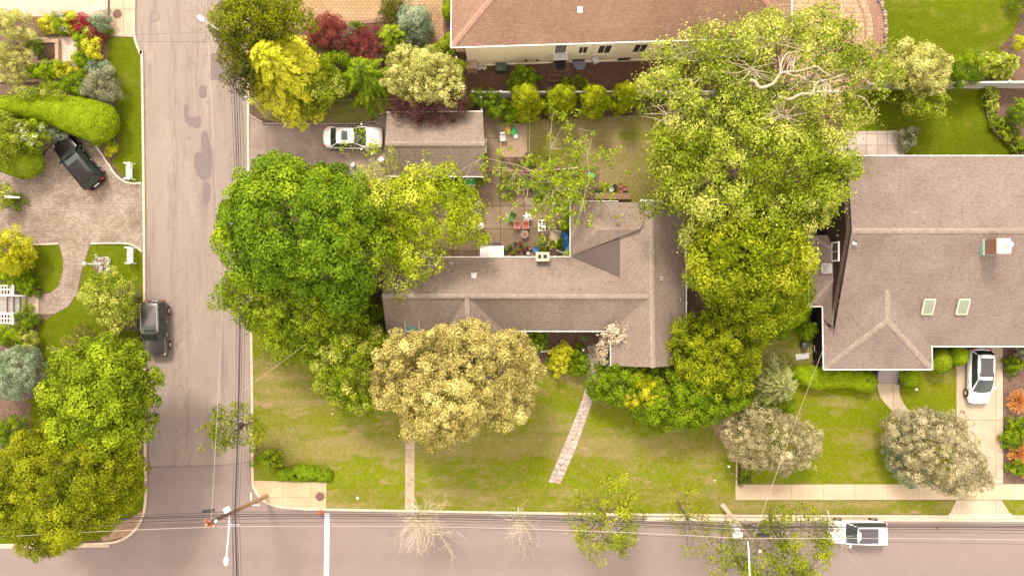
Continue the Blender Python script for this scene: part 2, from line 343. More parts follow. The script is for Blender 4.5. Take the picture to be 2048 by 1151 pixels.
LM = dict(
 maple=leafmat('leaf_maple', (0.061, 0.113, 0.0051), (0.151, 0.248, 0.0101), (0.334, 0.432, 0.0150)),
 lime=leafmat('leaf_lime', (0.080, 0.116, 0.0048), (0.205, 0.282, 0.0094), (0.393, 0.477, 0.0188)),
 yg=leafmat('leaf_yellow_green', (0.090, 0.127, 0.0045), (0.238, 0.306, 0.0079), (0.567, 0.551, 0.1356)),
 olive=leafmat('leaf_olive', (0.077, 0.093, 0.0032), (0.198, 0.225, 0.0053), (0.366, 0.391, 0.0127)),
 gold=leafmat('leaf_gold', (0.189, 0.148, 0.0412), (0.474, 0.400, 0.1134), (0.764, 0.680, 0.2628)),
 palegold=leafmat('leaf_pale_gold', (0.148, 0.146, 0.0269), (0.484, 0.476, 0.1210), (0.850, 0.804, 0.3024)),
 bright=leafmat('leaf_bright_yellow', (0.210, 0.203, 0.0040), (0.510, 0.506, 0.0120), (0.760, 0.720, 0.0750)),
 dark=leafmat('leaf_dark', (0.050, 0.060, 0.0060), (0.117, 0.125, 0.0100), (0.234, 0.220, 0.0200)),
 mid=leafmat('leaf_mid', (0.066, 0.114, 0.0035), (0.158, 0.246, 0.0058), (0.319, 0.419, 0.0116)),
 sage=leafmat('leaf_sage', (.12, .13, .065), (.27, .27, .15), (.45, .43, .27)),
 blue=leafmat('leaf_blue', (0.094, 0.133, 0.0702), (0.271, 0.347, 0.2040), (0.518, 0.593, 0.4104)),
 taupe=leafmat('leaf_taupe', (0.144, 0.132, 0.0585), (0.400, 0.347, 0.1811), (0.737, 0.645, 0.3812)),
 redl=leafmat('leaf_red', (0.110, 0.020, 0.0176), (0.242, 0.050, 0.0440), (0.374, 0.110, 0.0880)),
 purple=leafmat('leaf_purple', (.05, .016, .018), (.11, .038, .038), (.20, .08, .07)),
 orange=leafmat('leaf_orange', (0.260, 0.085, 0.0180), (0.450, 0.170, 0.0450), (0.600, 0.290, 0.1000)),
 hedge=leafmat('leaf_hedge', (0.081, 0.128, 0.0024), (0.194, 0.281, 0.0037), (0.346, 0.440, 0.0073), trans=.12),
 pale=leafmat('leaf_pale', (0.088, 0.123, 0.0062), (0.281, 0.351, 0.0231), (0.673, 0.618, 0.1663)),
 blossom=leafmat('blossom', (.45, .33, .20), (.68, .56, .40), (.85, .78, .65)),
 airy=leafmat('leaf_airy', (0.138, 0.185, 0.0027), (0.313, 0.381, 0.0081), (0.570, 0.597, 0.0630)),
 star=leafmat('leaf_star', (.10, .14, .003), (.24, .29, .006), (.50, .50, .035)),
 dgreen=leafmat('leaf_deep_green', (0.076, 0.108, 0.0030), (0.189, 0.234, 0.0050), (0.392, 0.418, 0.0120)),
 weep=leafmat('leaf_weeping', (.10, .13, .025), (.25, .28, .07), (.48, .48, .19)),
 arb=leafmat('leaf_arborvitae', (.16, .19, .004), (.31, .36, .007), (.52, .52, .02)),
 whitef=leafmat('white_flower', (.6, .6, .45), (.75, .75, .6), (.85, .85, .75)),
 crimson=leafmat('crimson_flower', (.16, .01, .02), (.35, .02, .04), (.55, .08, .1)),
)
# ---------------------------------------------------------------- foliage
def nrm(a): return a / (np.linalg.norm(a, axis=1, keepdims=True) + 1e-9)
class Leaves:
    def __init__(s, seed): s.r = np.random.default_rng(seed); s.V = []; s.T = []
    def add(s, pos, nor, size, aspect=.6, jit=.5, tint=None, dirs=None, fold=.15, taper=0):
        r = s.r; n = len(pos)
        if n == 0: return
        nn = nrm(nor + jit * r.normal(size=(n, 3)))
        t = r.normal(size=(n, 3)) if dirs is None else dirs + .15 * r.normal(size=(n, 3))
        if dirs is None: t = nrm(t - nn * np.sum(t * nn, 1, keepdims=True)); b = np.cross(nn, t)
        else: t = nrm(t); b = nrm(np.cross(nn, t)); nn = np.cross(t, b)
        sz = (size * (r.uniform(.65, 1.3, n)))[:, None] if np.isscalar(size) else size[:, None]
        w = sz * aspect
        v = np.stack([pos - t * sz * .5, pos + b * w * .5 - nn * sz * fold - t * sz * taper, pos + t * sz * .5, pos - b * w * .5 - nn * sz * fold - t * sz * taper], 1)
        s.V.append(v.reshape(-1, 3)); s.T.append(np.clip(r.normal(.5, .2, n) if tint is None else tint, 0, 1))
    def build(s, name, mat, parent):
        v = np.concatenate(s.V); tint = np.concatenate(s.T); off = np.array(rootloc(parent)) if parent is not None else np.zeros(3)
        v = (v - off).astype(np.float32); n = len(tint)
        me = bpy.data.meshes.new(name); me.vertices.add(4 * n); me.vertices.foreach_set('co', v.ravel())
        me.loops.add(4 * n); me.loops.foreach_set('vertex_index', np.arange(4 * n, dtype=np.int32))
        me.polygons.add(n); me.polygons.foreach_set('loop_start', np.arange(0, 4 * n, 4, dtype=np.int32))
        a = me.attributes.new('tint', 'FLOAT', 'POINT'); a.data.foreach_set('value', np.repeat(tint, 4).astype(np.float32))
        me.update(calc_edges=True); me.validate(); me.materials.append(mat)
        o = bpy.data.objects.new(name, me); C.link(o)
        if parent is not None: o.parent = parent
        return o
def fib(n):
    i = np.arange(n) + .5; ph = np.arccos(1 - 2 * i / n); th = PI * (1 + 5 ** .5) * i
    return np.stack([np.cos(th) * np.sin(ph), np.sin(th) * np.sin(ph), np.cos(ph)], 1)
def puff_points(lobes, sp, r, zmin=-.35, rough=.12):
    PC = []; PN = []
    for i, (c, rad) in enumerate(lobes):
        c = np.array(c); rad = np.array(rad); area = 4 * PI * ((rad[0] * rad[1]) ** 1.6 / 3 + (rad[0] * rad[2]) ** 1.6 / 3 + (rad[1] * rad[2]) ** 1.6 / 3) ** (1 / 1.6)
        n = max(6, int(area / sp ** 2)); d = fib(n); d = nrm(d + r.normal(size=d.shape) * .35 * sp / rad.max())
        d = d[d[:, 2] > zmin]; p = c + rad * d * (1 + r.uniform(-rough, rough * .6, (len(d), 1)))
        nn = nrm(d / rad); keep = np.ones(len(p), bool)
        for j, (c2, r2) in enumerate(lobes):
            if j != i: keep &= np.sum(((p - np.array(c2)) / np.array(r2)) ** 2, 1) > .72
        PC.append(p[keep]); PN.append(nn[keep])
    return np.concatenate(PC), np.concatenate(PN)
def pxlobes(L):    # (px, py, rx, ry, zc, rz) in photograph pixels / metres
    out = []
    for a, b, rx, ry, z, rz in L:
        zz = z + rz * .4; c = P(a, b, zz); out.append(((c.x, c.y, z), (M2(rx, zz), M2(ry, zz), rz)))
    return out
def limbs(mb, base, top, pc, r, nl, tw, rb, twr=.022, bend=.25):
    base = np.array(base); top = np.array(top); m = 6
    mb.tube([Vector(base + (top - base) * k / 4 + np.array([math.sin(k * 2.1), math.cos(k * 1.7), 0]) * rb * .4 * (k > 0)) for k in range(5)], [rb * (1.25 - .11 * k) for k in range(5)], 8)
    S = []; idx = r.permutation(len(pc))[:nl]
    for i in idx:
        e = pc[i]; d = e - top; q = top + d * .5 + np.array([0, 0, -.12]) * np.linalg.norm(d) + r.normal(size=3) * bend * np.linalg.norm(d) * .35
        pts = [top * (1 - t) ** 2 + q * 2 * t * (1 - t) + e * t * t + r.normal(size=3) * .04 * np.linalg.norm(d) * (0 < t < 1) for t in np.linspace(0, 1, m)]
        mb.tube([Vector(p) for p in pts], [max(twr * .8, rb * .62 * (1 - .88 * k / (m - 1))) for k in range(m)], 5, False); S += pts[1:]
    S = np.array(S) if S else np.array([top])
    for i in r.permutation(len(pc))[:tw]:
        e = pc[i]; k = np.argmin(np.sum((S - e) ** 2, 1)); a = S[k]; d = e - a
        if np.linalg.norm(d) < .1: continue
        q = a + d * .5 + r.normal(size=3) * .12 * np.linalg.norm(d)
        mb.tube([Vector(a), Vector(q), Vector(e)], [twr, twr * .8, twr * .45], 3, False)
def wob(p, seed, wl):
    r = np.random.default_rng(seed); o = np.zeros(len(p))
    for k in range(6): d = r.normal(size=3); d /= np.linalg.norm(d); o += np.sin(p @ d * 2 * PI / (wl * r.uniform(.6, 1.5)) + r.uniform(0, 6.28))
    return o / 2.4
def tree(name, label, cat, lobes, mat, sp=.95, size=.22, dens=60, seed=1, base=None, trunkr=.22, group=None, bk=None, keep=1, nl=10, tw=60,
         zmin=-.35, jit=.5, fill=.25, tilt=0, aspect=.62, pr=.72, top=None, twr=.025, tips=.15, rough=.12, ragged=.1, offs=.22):
    L = pxlobes(lobes); r = np.random.default_rng(seed); pc, pn = puff_points(L, sp, r, zmin, rough)
    cen = np.mean([l[0] for l in L], 0); zlow = min(l[0][2] - l[1][2] * .6 for l in L)
    b = P(*base) if base else Vector((cen[0], cen[1], G))
    root = thing(name, label, cat, (b.x, b.y, G), group=group)
    shp = offs > .05
    k = (r.uniform(size=len(pc)) < keep) & ((wob(pc, seed + 9, sp * 3.2) > -1.15 if shp else np.ones(len(pc), bool))); pcs, pns = pc[k], pn[k]
    if shp: pcs = pcs + pns * (wob(pcs, seed + 2, sp * 4.5) * sp * .38)[:, None]
    lf = Leaves(seed + 5); rr = lf.r; npf = len(pcs)
    prad = sp * pr * (np.clip(rr.lognormal(-.05, .30, npf), .5, 1.6) if shp else rr.uniform(.8, 1.1, npf)); ptint = rr.normal(0, .11, npf) + (.13 * wob(pcs, seed + 4, sp * 5) if shp else 0)
    size *= .82; dens = dens * 1.65; pcs = pcs + pns * (rr.normal(0, offs, npf) * sp)[:, None]; cnt = np.maximum(4, (dens * prad ** 2 * 3.2).astype(int)); ii = np.repeat(np.arange(npf), cnt); n = len(ii)
    d = nrm(rr.normal(size=(n, 3)) * .8 + pns[ii] * .7 + np.array([0, 0, .35])); rad = prad[ii] * (1.06 - .34 * rr.uniform(size=n) ** 1.6)
    pos = pcs[ii] + d * rad[:, None] * np.array([1, 1, .8])
    if offs < .05: d = nrm(d * .25 + pns[ii])
    if ragged: pos += pns[ii] * (np.minimum(rr.exponential(ragged, n), ragged * 2.5) * (rr.uniform(size=n) < .12))[:, None]
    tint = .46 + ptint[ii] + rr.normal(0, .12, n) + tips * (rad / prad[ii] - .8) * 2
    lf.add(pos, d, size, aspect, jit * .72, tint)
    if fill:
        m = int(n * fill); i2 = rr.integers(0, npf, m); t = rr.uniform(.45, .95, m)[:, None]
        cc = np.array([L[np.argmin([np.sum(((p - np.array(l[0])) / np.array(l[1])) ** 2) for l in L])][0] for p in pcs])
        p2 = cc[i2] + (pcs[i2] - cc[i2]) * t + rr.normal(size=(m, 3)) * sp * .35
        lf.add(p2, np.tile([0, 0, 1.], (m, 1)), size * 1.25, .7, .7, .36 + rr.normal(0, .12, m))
    mb = MB()
    tp = np.array([cen[0] * .8 + b.x * .2, cen[1] * .8 + b.y * .2, max(.4, zlow)]) if top is None else np.array(P(*top))
    limbs(mb, (b.x, b.y, G - .05), tp, pcs, rr, nl, tw, trunkr, twr)
    if bk is None: bk = bark
    mb.build('trunk', bk, root, smooth=True); lf.build('crown', mat, root)
    return root
def shrub(name, label, lobes, mat, sp=.4, size=.12, dens=190, seed=1, group=None, cat='shrub', **k):
    k.setdefault('nl', 5); k.setdefault('tw', 8); k.setdefault('trunkr', .05); k.setdefault('ragged', .04)
    return tree(name, label, cat, lobes, mat, sp=sp, size=size, dens=dens, seed=seed, group=group, **k)
def dense(name, label, lobes, mat, seed=1, group=None, size=.11, cat='hedge', dens=300, sp=.42, **k):
    """clipped foliage: close, even surface"""
    k.setdefault('nl', 6); k.setdefault('tw', 6); k.setdefault('trunkr', .06)
    return tree(name, label, cat, lobes, mat, sp=sp, size=size, dens=dens, seed=seed, group=group, rough=.06, jit=.4, pr=.72, ragged=.02, offs=.14, zmin=-.2, tips=.1, fill=.1, **k)
def clipped(name, label, lobes, mat, seed=1, group=None, size=.11, cat='hedge', dens=520):
    """clipped foliage: an even, closely leaved surface over merged ellipsoids (lobes as for tree)"""
    L = pxlobes(lobes); r = np.random.default_rng(seed); lf = Leaves(seed + 1); rr = lf.r; cen = np.mean([l[0] for l in L], 0)
    root = thing(name, label, cat, (cen[0], cen[1], G), group=group); inner = []
    for i, (c, rad) in enumerate(L):
        c = np.array(c); rad = np.array(rad); n = int(dens * 2.2 * PI * (rad[0] * rad[1] + (rad[0] + rad[1]) * rad[2]))
        d = nrm(rr.normal(size=(n, 3))); d[:, 2] = np.abs(d[:, 2]) * np.where(rr.uniform(size=n) < .8, 1, -.5)
        nn = nrm(d / rad); p = c + rad * d; p += nn * (.035 * wob(p, seed, .7) - .11 * rr.uniform(size=n) ** 2)[:, None]; keep = p[:, 2] > G
        for k, (c2, r2) in enumerate(L):
            if k != i: keep &= np.sum(((p - np.array(c2)) / np.array(r2)) ** 2, 1) > .86
        p = p[keep]; nn = nn[keep]; lf.add(p, nn, size, .5, .34, .5 + rr.normal(0, .17, len(p)) + .05 * wob(p, seed + 7, 1.1)); inner.append(c)
    mb = MB(); b = Vector((cen[0], cen[1], G - .05)); k = max(1, len(inner) // 6)
    for c in inner[::k]: mb.tube([Vector((c[0], c[1], G - .05)), Vector((c[0], c[1], c[2] * .8 + .1))], [.05, .03], 5)
    mb.build('trunk', bark, root, smooth=True); lf.build('crown', mat, root)
    return root
def hedge_row(name, label, path, mat, seed, cat='hedge', **k):
    """path = (px, py, half width px, centre height, height radius); merged along the way"""
    q = smoothpts(path, 7); L = [(a, b, w, w, z, rz) for a, b, w, z, rz in q]
    return clipped(name, label, L, mat, seed=seed, cat=cat, **k)
def conifer(name, label, cat, px_, py_, rx, ry, z0, z1, mat, seed=1, nb=90, dens=26, blade=.22, droop=.35, asp=.3, wid=.28, group=None, lift=.25, shape=.8, bk=None, base=None, spread=1.0, trunkr=.12):
    """layered sprays of narrow foliage on outward branches"""
    r = np.random.default_rng(seed); zc = z0 + (z1 - z0) * .45; c = P(px_, py_, zc); RX = M2(rx, zc); RY = M2(ry, zc)
    root = thing(name, label, cat, (c.x, c.y, G), group=group); lf = Leaves(seed + 3); mb = MB()
    mb.tube([(c.x, c.y, G - .05), (c.x, c.y, z0 + .6 * (z1 - z0)), (c.x, c.y, z1)], [trunkr, trunkr * .6, .02], 6)
    for i in range(nb):
        f = (i + r.uniform()) / nb; az = i * 2.39996 + r.normal() * .25; L = ((1 - f) ** shape * .85 + .15) * r.uniform(.78, 1.12)
        s = np.array([c.x, c.y, z0 + (z1 - z0) * f]); o = np.array([math.cos(az) * RX, math.sin(az) * RY, 0]) * L; ll = np.linalg.norm(o)
        n = max(6, int(dens * ll)); t = r.uniform(.12, 1, n) ** .7
        zz = lift * ll * t - (droop + lift) * ll * t ** 2
        p = s + o * t[:, None] * spread; p[:, 2] += zz
        oh = o / ll; side = np.array([-oh[1], oh[0], 0]); sg = r.choice([-1, 1], n); w = r.uniform(0, 1, n) * wid * ll * (1 - t * .75)
        p += side * (sg * w)[:, None]; p[:, 2] += r.normal(0, .05, n) - w * .15
        dr = oh * .8 + side * (sg * .75)[:, None]; dr[:, 2] = -.1 - droop * t
        pt = r.normal(0, .08)
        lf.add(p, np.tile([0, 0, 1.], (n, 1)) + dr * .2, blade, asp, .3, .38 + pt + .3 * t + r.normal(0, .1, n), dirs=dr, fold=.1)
        e = s + o * .85; mb.tube([Vector(s), Vector(s + o * .4 + np.array([0, 0, .1 * ll])), (e[0], e[1], e[2] + (lift * .85 - (droop + lift) * .72) * ll)], [.03, .02, .008], 3, False)
    mb.build('trunk', bk or bark, root); lf.build('crown', mat, root); return root
def fountain_grass(name, label, px_, py_, rp, h, mat, seed, n=260, group=None, cat='shrub'):
    r = np.random.default_rng(seed); c = P(px_, py_, G); R = M2(rp); root = thing(name, label, cat, (c.x, c.y, G), group=group); lf = Leaves(seed); mb = MB()
    for i in range(n):
        az = r.uniform(0, 2 * PI); e = r.uniform(.15, 1); d = np.array([math.cos(az), math.sin(az), 0])
        for k in range(4):
            t = (k + .5) / 4; p = np.array([[c.x, c.y, G]]) + d * R * e * t; p[:, 2] += h * (1.2 - e * .5) * (t * 1.6 - t * t * .9)
            dr = d * R * e; dr = dr + np.array([0, 0, h * (1.6 - 1.8 * t)]); lf.add(p, np.array([[0, 0, 1.]]) + .3 * d, np.array([np.linalg.norm(dr) * .33]), .16, .2, np.array([np.clip(.3 + .5 * t + r.normal(0, .12), 0, 1)]), dirs=np.array([dr]))
    mb.tube([(c.x, c.y, G - .02), (c.x, c.y, G + h * .3)], .05, 5); mb.build('stem', bark, root); lf.build('foliage', mat, root); return root
def bare_tree(name, label, bpx, tpx, z0, z1, spreadv, mat, seed, n=16, sub=10, group=None, r0=.09, kids=3, leaf=None, lsize=.12, ln=5, maxl=1):
    """branching skeleton; bpx = foot, tpx = pixel the crown centre shows at"""
    r = np.random.default_rng(seed); b = P(*bpx); top = np.array(P(tpx[0], tpx[1], z1)); s = np.array([b.x, b.y, z0]) * .5 + np.array([top[0], top[1], z0]) * .5
    root = thing(name, label, 'tree', (b.x, b.y, G), group=group); mb = MB(); mb.tube([(b.x, b.y, G - .05), Vector(s)], [r0, r0 * .8], 6); lf = Leaves(seed); tips = []
    def grow(p, d, L, rad, dep):
        pts = [p]; q = p.copy(); dd = d / np.linalg.norm(d); m = 4; out = []
        for k in range(m):
            dd = dd + r.normal(size=3) * .16; dd /= np.linalg.norm(dd); q = q + dd * L / m; pts.append(q.copy()); out.append((q.copy(), dd.copy()))
        mb.tube([Vector(x) for x in pts], [rad * (1 - .17 * k) for k in range(m + 1)], 4 if rad > .02 else 3, False)
        tips.append(q.copy())
        if dep > 0:
            for k in range(kids + (dep > 1)):
                x, e = out[r.integers(0, m)]; nd = e + r.normal(size=3) * .55; grow(x, nd, L * r.uniform(.45, .7), rad * .55, dep - 1)
    for i in range(n):
        t = np.array([top[0] + r.normal() * spreadv[0], top[1] + r.normal() * spreadv[1], z1 + r.normal() * spreadv[2]]) - s; grow(s, t, np.linalg.norm(t) * r.uniform(.6, 1) * maxl, r0 * .5, 2)
    mb.build('trunk', mat, root)
    if leaf:
        tp = np.array(tips); i = np.repeat(np.arange(len(tp)), ln); lf.add(tp[i] + r.normal(size=(len(i), 3)) * .16, np.tile([0, 0, 1.], (len(i), 1)), lsize, .7, .6); lf.build('crown', leaf, root)
    return root
# ---------------------------------------------------------------- cars (x forward, origin on the ground)
def car(name, label, loc, rz, L=4.6, Wd=1.85, Ht=1.65, paint=None, suv=True, cowl=.8, rfx=.25, rrx=-1.75, rbx=-2.1, belt=1.0, hood=.95, nose=.72, deck=1.0, roofm=None,
        sunroof=None, rails=False, rw=.62, bw=.8, sunrange=(-.9, -.1), panor=False, wheelr=.34, capm=None):
    root = thing(name, label, 'car', loc, rz); hw = Wd / 2; h2 = L / 2
    st = [-h2, -h2 + .06, -h2 + .3, -h2 + .8, rbx + .1, -.8, 0, cowl, cowl + (h2 - cowl) * .45, h2 - .42, h2 - .12, h2]
    st = sorted(set(round(x, 3) for x in st)); mb = MB(); vs = []; fs = []; m = 9
    for x in st:
        u = abs(x) / h2; w = hw * (1 - .05 * u ** 5 - .22 * max(0, (u - .80) / .2) ** 2.2)
        if x >= cowl: t = (x - cowl) / (h2 - cowl); h = hood + (nose - hood) * t ** 1.6
        elif x <= rbx: t = (rbx - x) / (h2 + rbx + 1e-6) if h2 + rbx > 0.02 else 0; h = deck - .12 * max(0, min(1, t)) ** 2
        else: h = belt
        if u > .995: h -= .12
        lo = .26 if u < .95 else .36
        half = [(0, h + .03), (w * .5, h + .02), (w * .84, h - .02), (w * .97, h - .12), (w, h - .3), (w * .985, .45), (w * .9, lo), (w * .4, lo - .03), (0, lo - .03)]
        vs += [(x, y, z) for y, z in half] + [(x, -y, z) for y, z in half[1:-1]][::-1]
    rn = 2 * m - 2
    for i in range(len(st) - 1):
        for k in range(rn): a = i * rn + k; b = i * rn + (k + 1) % rn; fs.append((a, b, b + rn, a + rn))
    fs += [tuple(range(rn))[::-1], tuple(range((len(st) - 1) * rn, len(st) * rn))]
    mb.add(vs, fs).build('body', paint, root, smooth=True, world=False, subd=2)
    def ring(x0, x1, wr, wf, z, bf, bb, bs):
        c = [(x1, -wf), (x1, wf), (x0, wr), (x0, -wr)]; E = []; q = [(bf, 0), (0, bs), (-bb, 0), (0, -bs)]; n = 8
        for e in range(4):
            a = c[e]; b = c[(e + 1) % 4]; E.append([(a[0] + (b[0] - a[0]) * k / n + q[e][0] * 4 * (k / n) * (1 - k / n), a[1] + (b[1] - a[1]) * k / n + q[e][1] * 4 * (k / n) * (1 - k / n), z) for k in range(n + 1)])
        return E
    R0 = ring(rbx, cowl, bw * hw / .9, bw * hw / .9, belt - .03, .16, .1, .03); R2 = ring(rrx, rfx, rw * hw / .9, rw * hw / .9 - .02, Ht - .06, .07, .06, .04)
    R1 = [[tuple(a * .5 + b * .5 + (.03 if 0 else 0) for a, b in zip(p, q)) for p, q in zip(e, g)] for e, g in zip(R0, R2)]
    names = ['windshield', 'side_window', 'rear_window', 'side_window']
    for e in range(4):
        g = MB(); n = len(R0[e]); vs = R0[e] + R1[e] + R2[e]; fs = [(k + j * n, k + 1 + j * n, k + 1 + (j + 1) * n, k + (j + 1) * n) for j in range(2) for k in range(n - 1)]
        g.add(vs, fs).build(names[e], cglass, root, smooth=True, world=False)
    rf = MB(); flat = [p for e in R2 for p in e[:-1]]; n = len(flat); cx = (rrx + rfx) / 2
    inn = [(cx + (p[0] - cx) * .82, p[1] * .8, Ht) for p in flat]; inn2 = [(cx + (p[0] - cx) * .3, p[1] * .3, Ht + .035) for p in flat]; outl = [(cx + (p[0] - cx) * 1.02, p[1] * 1.03, p[2] - .015) for p in flat]
    rf.add(outl + flat + inn + inn2, [(k + j * n, (k + 1) % n + j * n, (k + 1) % n + (j + 1) * n, k + (j + 1) * n) for j in range(3) for k in range(n)] + [tuple(range(3 * n, 4 * n))])
    rf.build('roof', roofm or paint, root, smooth=True, world=False)
    for sy in (0, 1):
        for (a, b) in ((R0[0][0 if sy else -1], R2[0][0 if sy else -1]), (R0[2][-1 if sy else 0], R2[2][-1 if sy else 0])):
            MB().tube([a, ((a[0] + b[0]) / 2, (a[1] + b[1]) / 2 * 1.01, (a[2] + b[2]) / 2 + .015), b], .05, 6).build('pillar', paint, root, world=False, smooth=True)
        e = 1 if sy else 3; k = 4; a = R0[e][k]; b = R2[e][k]; MB().tube([a, b], .035, 5).build('pillar', black, root, world=False)
        if suv: k = 2 if e == 3 else 6; k = 8 - k if 0 else k; a = R0[e][2 if e == 3 else 6]; 
    if sunroof:
        x0, x1, w = sunroof; hl_ = (rfx - rrx) / 2; xc_ = (rfx + rrx) / 2; wr_ = rw * hw / .9
        def rz__(x, y): s = max(abs(x - xc_) / hl_, abs(y) / wr_); return Ht + .048 - (.035 * max(0, min(1, (s - .3) / .52))) - .06 * max(0, (s - .82) / .18)
        g = MB(); vs = []; nn = 9
        for i in range(nn):
            for j in range(nn):
                u = i / (nn - 1); v = j / (nn - 1) * 2 - 1; vs.append((x0 + (x1 - x0) * u, v * w, rz__(x0 + (x1 - x0) * u, v * w)))
        g.add(vs, [(i * nn + j, i * nn + j + 1, (i + 1) * nn + j + 1, (i + 1) * nn + j) for i in range(nn - 1) for j in range(nn - 1)]).build('sunroof', cglass if not capm else capm, root, smooth=True, world=False)
    for sy in (-1, 1):
        if rails: MB().tube([(rrx + .15, sy * rw * hw / .9 * .97, Ht - .03), (rrx + .3, sy * rw * hw / .9 * .97, Ht + .05), (rfx - .3, sy * rw * hw / .9 * .97, Ht + .05), (rfx - .1, sy * rw * hw / .9 * .97, Ht - .03)], .025, 5).build('roof_rail', lgrey if paint is not paint_k else black, root, world=False)
        mi = MB(); mi.box((cowl - .25, sy * (hw + .09), belt + .04), (.14, .2, .14)); mi.build('side_mirror', paint, root, world=False, bevel=.03)
        hl = MB(); hl.box((h2 - .24, sy * hw * .70, nose - .09), (.26, .24, .1), -sy * .45); hl.build('headlight', clearlens, root, world=False, bevel=.03)
        tl = MB(); tl.box((-h2 + .13, sy * hw * .72, deck - .19), (.24, .26, .16), sy * .4); tl.build('tail_light', redlens, root, world=False, bevel=.03)
        for dx in (-.55, .45): MB().box((dx, sy * (hw + .005), belt - .22), (.2, .03, .035)).build('door_handle', metal, root, world=False)
        for wx in (h2 - .88, -h2 + .85):
            w = MB(); w.M = Matrix.Translation((wx, sy * (hw - .10), wheelr)) @ Matrix.Rotation(PI / 2, 4, 'X')
            w.lathe((0, 0, -.12), [(wheelr * .62, 0), (wheelr * .95, .01), (wheelr, .06), (wheelr, .18), (wheelr * .95, .24), (wheelr * .62, .25)], 20); wo_ = w.build('wheel', tyre_m, root, world=False, smooth=False)
            q = MB(); q.M = w.M; q.lathe((0, 0, -.135 if sy > 0 else -.105), [(wheelr * .6, 0), (wheelr * .62, .02), (wheelr * .62, .22), (wheelr * .55, .24)], 16)
            q.build('rim', rim_m, wo_, world=False)
    b = MB(); b.box((h2 - .02, 0, .42), (.08, Wd * .72, .16)).build('bumper', black, root, world=False, bevel=.02)
    MB().box((-h2 + .0, 0, .42), (.08, Wd * .72, .16)).build('bumper', black, root, world=False, bevel=.02)
    MB().box((-h2 - .005, 0, .72), (.03, .5, .13)).build('number_plate', white, root, world=False)
    return root
# ---------------------------------------------------------------- roofs and walls
def roof_part(root, polys, mat, name='roof', th=.14):
    mb = MB()
    for p in polys:
        a = sum((p[i][0] * p[(i + 1) % len(p)][1] - p[(i + 1) % len(p)][0] * p[i][1]) for i in range(len(p)))
        if a < 0: p = p[::-1]
        mb.add(p, [tuple(range(len(p)))])
    return mb.build(name, mat, root, uv=True, solid=th)
def caps(root, lines, mat, w=.34, name='ridge_cap'):
    for a, b in lines:
        a = Vector(a); b = Vector(b); d = (b - a); n = max(2, int(d.length / .26)); h = Vector((-d.y, d.x, 0)).normalized(); mb = MB()
        for k in range(n):
            p = a + d * k / n; q = a + d * (k + 1.15) / n; u = .035; v = .02
            mb.add([p + h * w / 2 + Vector((0, 0, -.04)), p + Vector((0, 0, v)), p - h * w / 2 + Vector((0, 0, -.04)), q + h * w / 2 + Vector((0, 0, -.02)), q + Vector((0, 0, u)), q - h * w / 2 + Vector((0, 0, -.02))], [(0, 3, 4, 1), (1, 4, 5, 2)])
        # orient upwards
        o = mb.build(name, mat, root, uv=True)
        bm = bmesh.new(); bm.from_mesh(o.data)
        for f in bm.faces:
            if f.normal.z < 0: f.normal_flip()
        bm.to_mesh(o.data); bm.free()
def gutter(root, pts, name='gutter', r=.055, mat=None):
    mb = MB()
    for a, b in zip(pts[:-1], pts[1:]):
        a = Vector(a); b = Vector(b); d = b - a; m = (a + b) / 2; mb.box(m, (d.length + .05, .075, .10), math.atan2(d.y, d.x), ('Y', -math.asin(d.z / d.length)))
        n = int(d.length / 1.2)
        for k in range(1, n): p = a + d * k / n; mb.box((p.x, p.y, p.z + .06), (.07, .14, .02), math.atan2(d.y, d.x))
    return mb.build(name, mat or gutw, root)
def walls(root, poly, z1, mat, z0=0, name='wall'):
    return MB().prism([(p[0], p[1]) for p in poly], z0, z1).build(name, mat, root)
def window(root, c, w, h, ang, frame=None, pane=None, fw=.1, trim=0, bars=0):
    """window on a vertical wall; c centre on the wall face, ang = direction the wall faces"""
    n = Vector((math.cos(ang), math.sin(ang), 0)); t = Vector((-n.y, n.x, 0)); c = Vector(c); frame = frame or white
    f = MB(); rz = ang + PI / 2; D = .09
    for s in (-1, 1):
        f.box(c + t * s * (w / 2 + fw / 2) + n * .02, (fw, D, h + 2 * fw), rz); f.box(c + Vector((0, 0, s * (h / 2 + fw / 2))) + n * .025, (w, D, fw), rz)
    for k in range(bars): f.box(c + t * (w * ((k + 1) / (bars + 1) - .5)) + n * .02, (.05, .05, h), rz)
    fo = f.build('window', frame, root); MB().box(c, (w, .05, h), rz).build('pane', pane or wglass, fo)
    return fo
# ================================================================ SETTING
struct('ground', MB().sheet([(-400, -400), (400, -400), (400, 400), (-400, 400)], -.06), soil)
struct('street', MB().sheet([P(200, 933, 0), P(560, 927, 0), P(560, -5200, 0), P(200, -5200, 0)], 0), asphalt)
struct('road', MB().sheet([P(-4200, 1330, 0), P(6200, 1330, 0), P(6200, 980, 0), P(600, 926, 0), P(240, 933, 0), P(-4200, 1000, 0)], .004), asphalt_new)
NEk = smoothpts([(496, 180), (497, 350), (502, 650), (504, 800), (505, 945), (508, 975), (526, 999), (556, 1012), (600, 1016), (650, 1018), (1000, 1024), (1460, 1030), (2048, 1032)], 6)
NWk = smoothpts([(268, 0), (268, 60), (271, 82), (280, 108), (284, 135), (288, 500), (290, 900), (290, 1005), (276, 1050), (248, 1076), (205, 1086), (100, 1088), (0, 1089)], 6)
NE = [(496, -5000)] + NEk + [(6000, 1034), (6000, -5000)]
NW = [(268, -5000)] + NWk + [(-4000, 1092), (-4000, -5000)]
struct('terrain', MB().prism(px(NE), -.3, .10), soil)
struct('terrain', MB().prism(px(NW), -.3, .10), soil)
struct('terrain', MB().prism(px([(-4000, 1290), (6000, 1290), (6000, 4000), (-4000, 4000)]), -.3, .10), lawn_c)
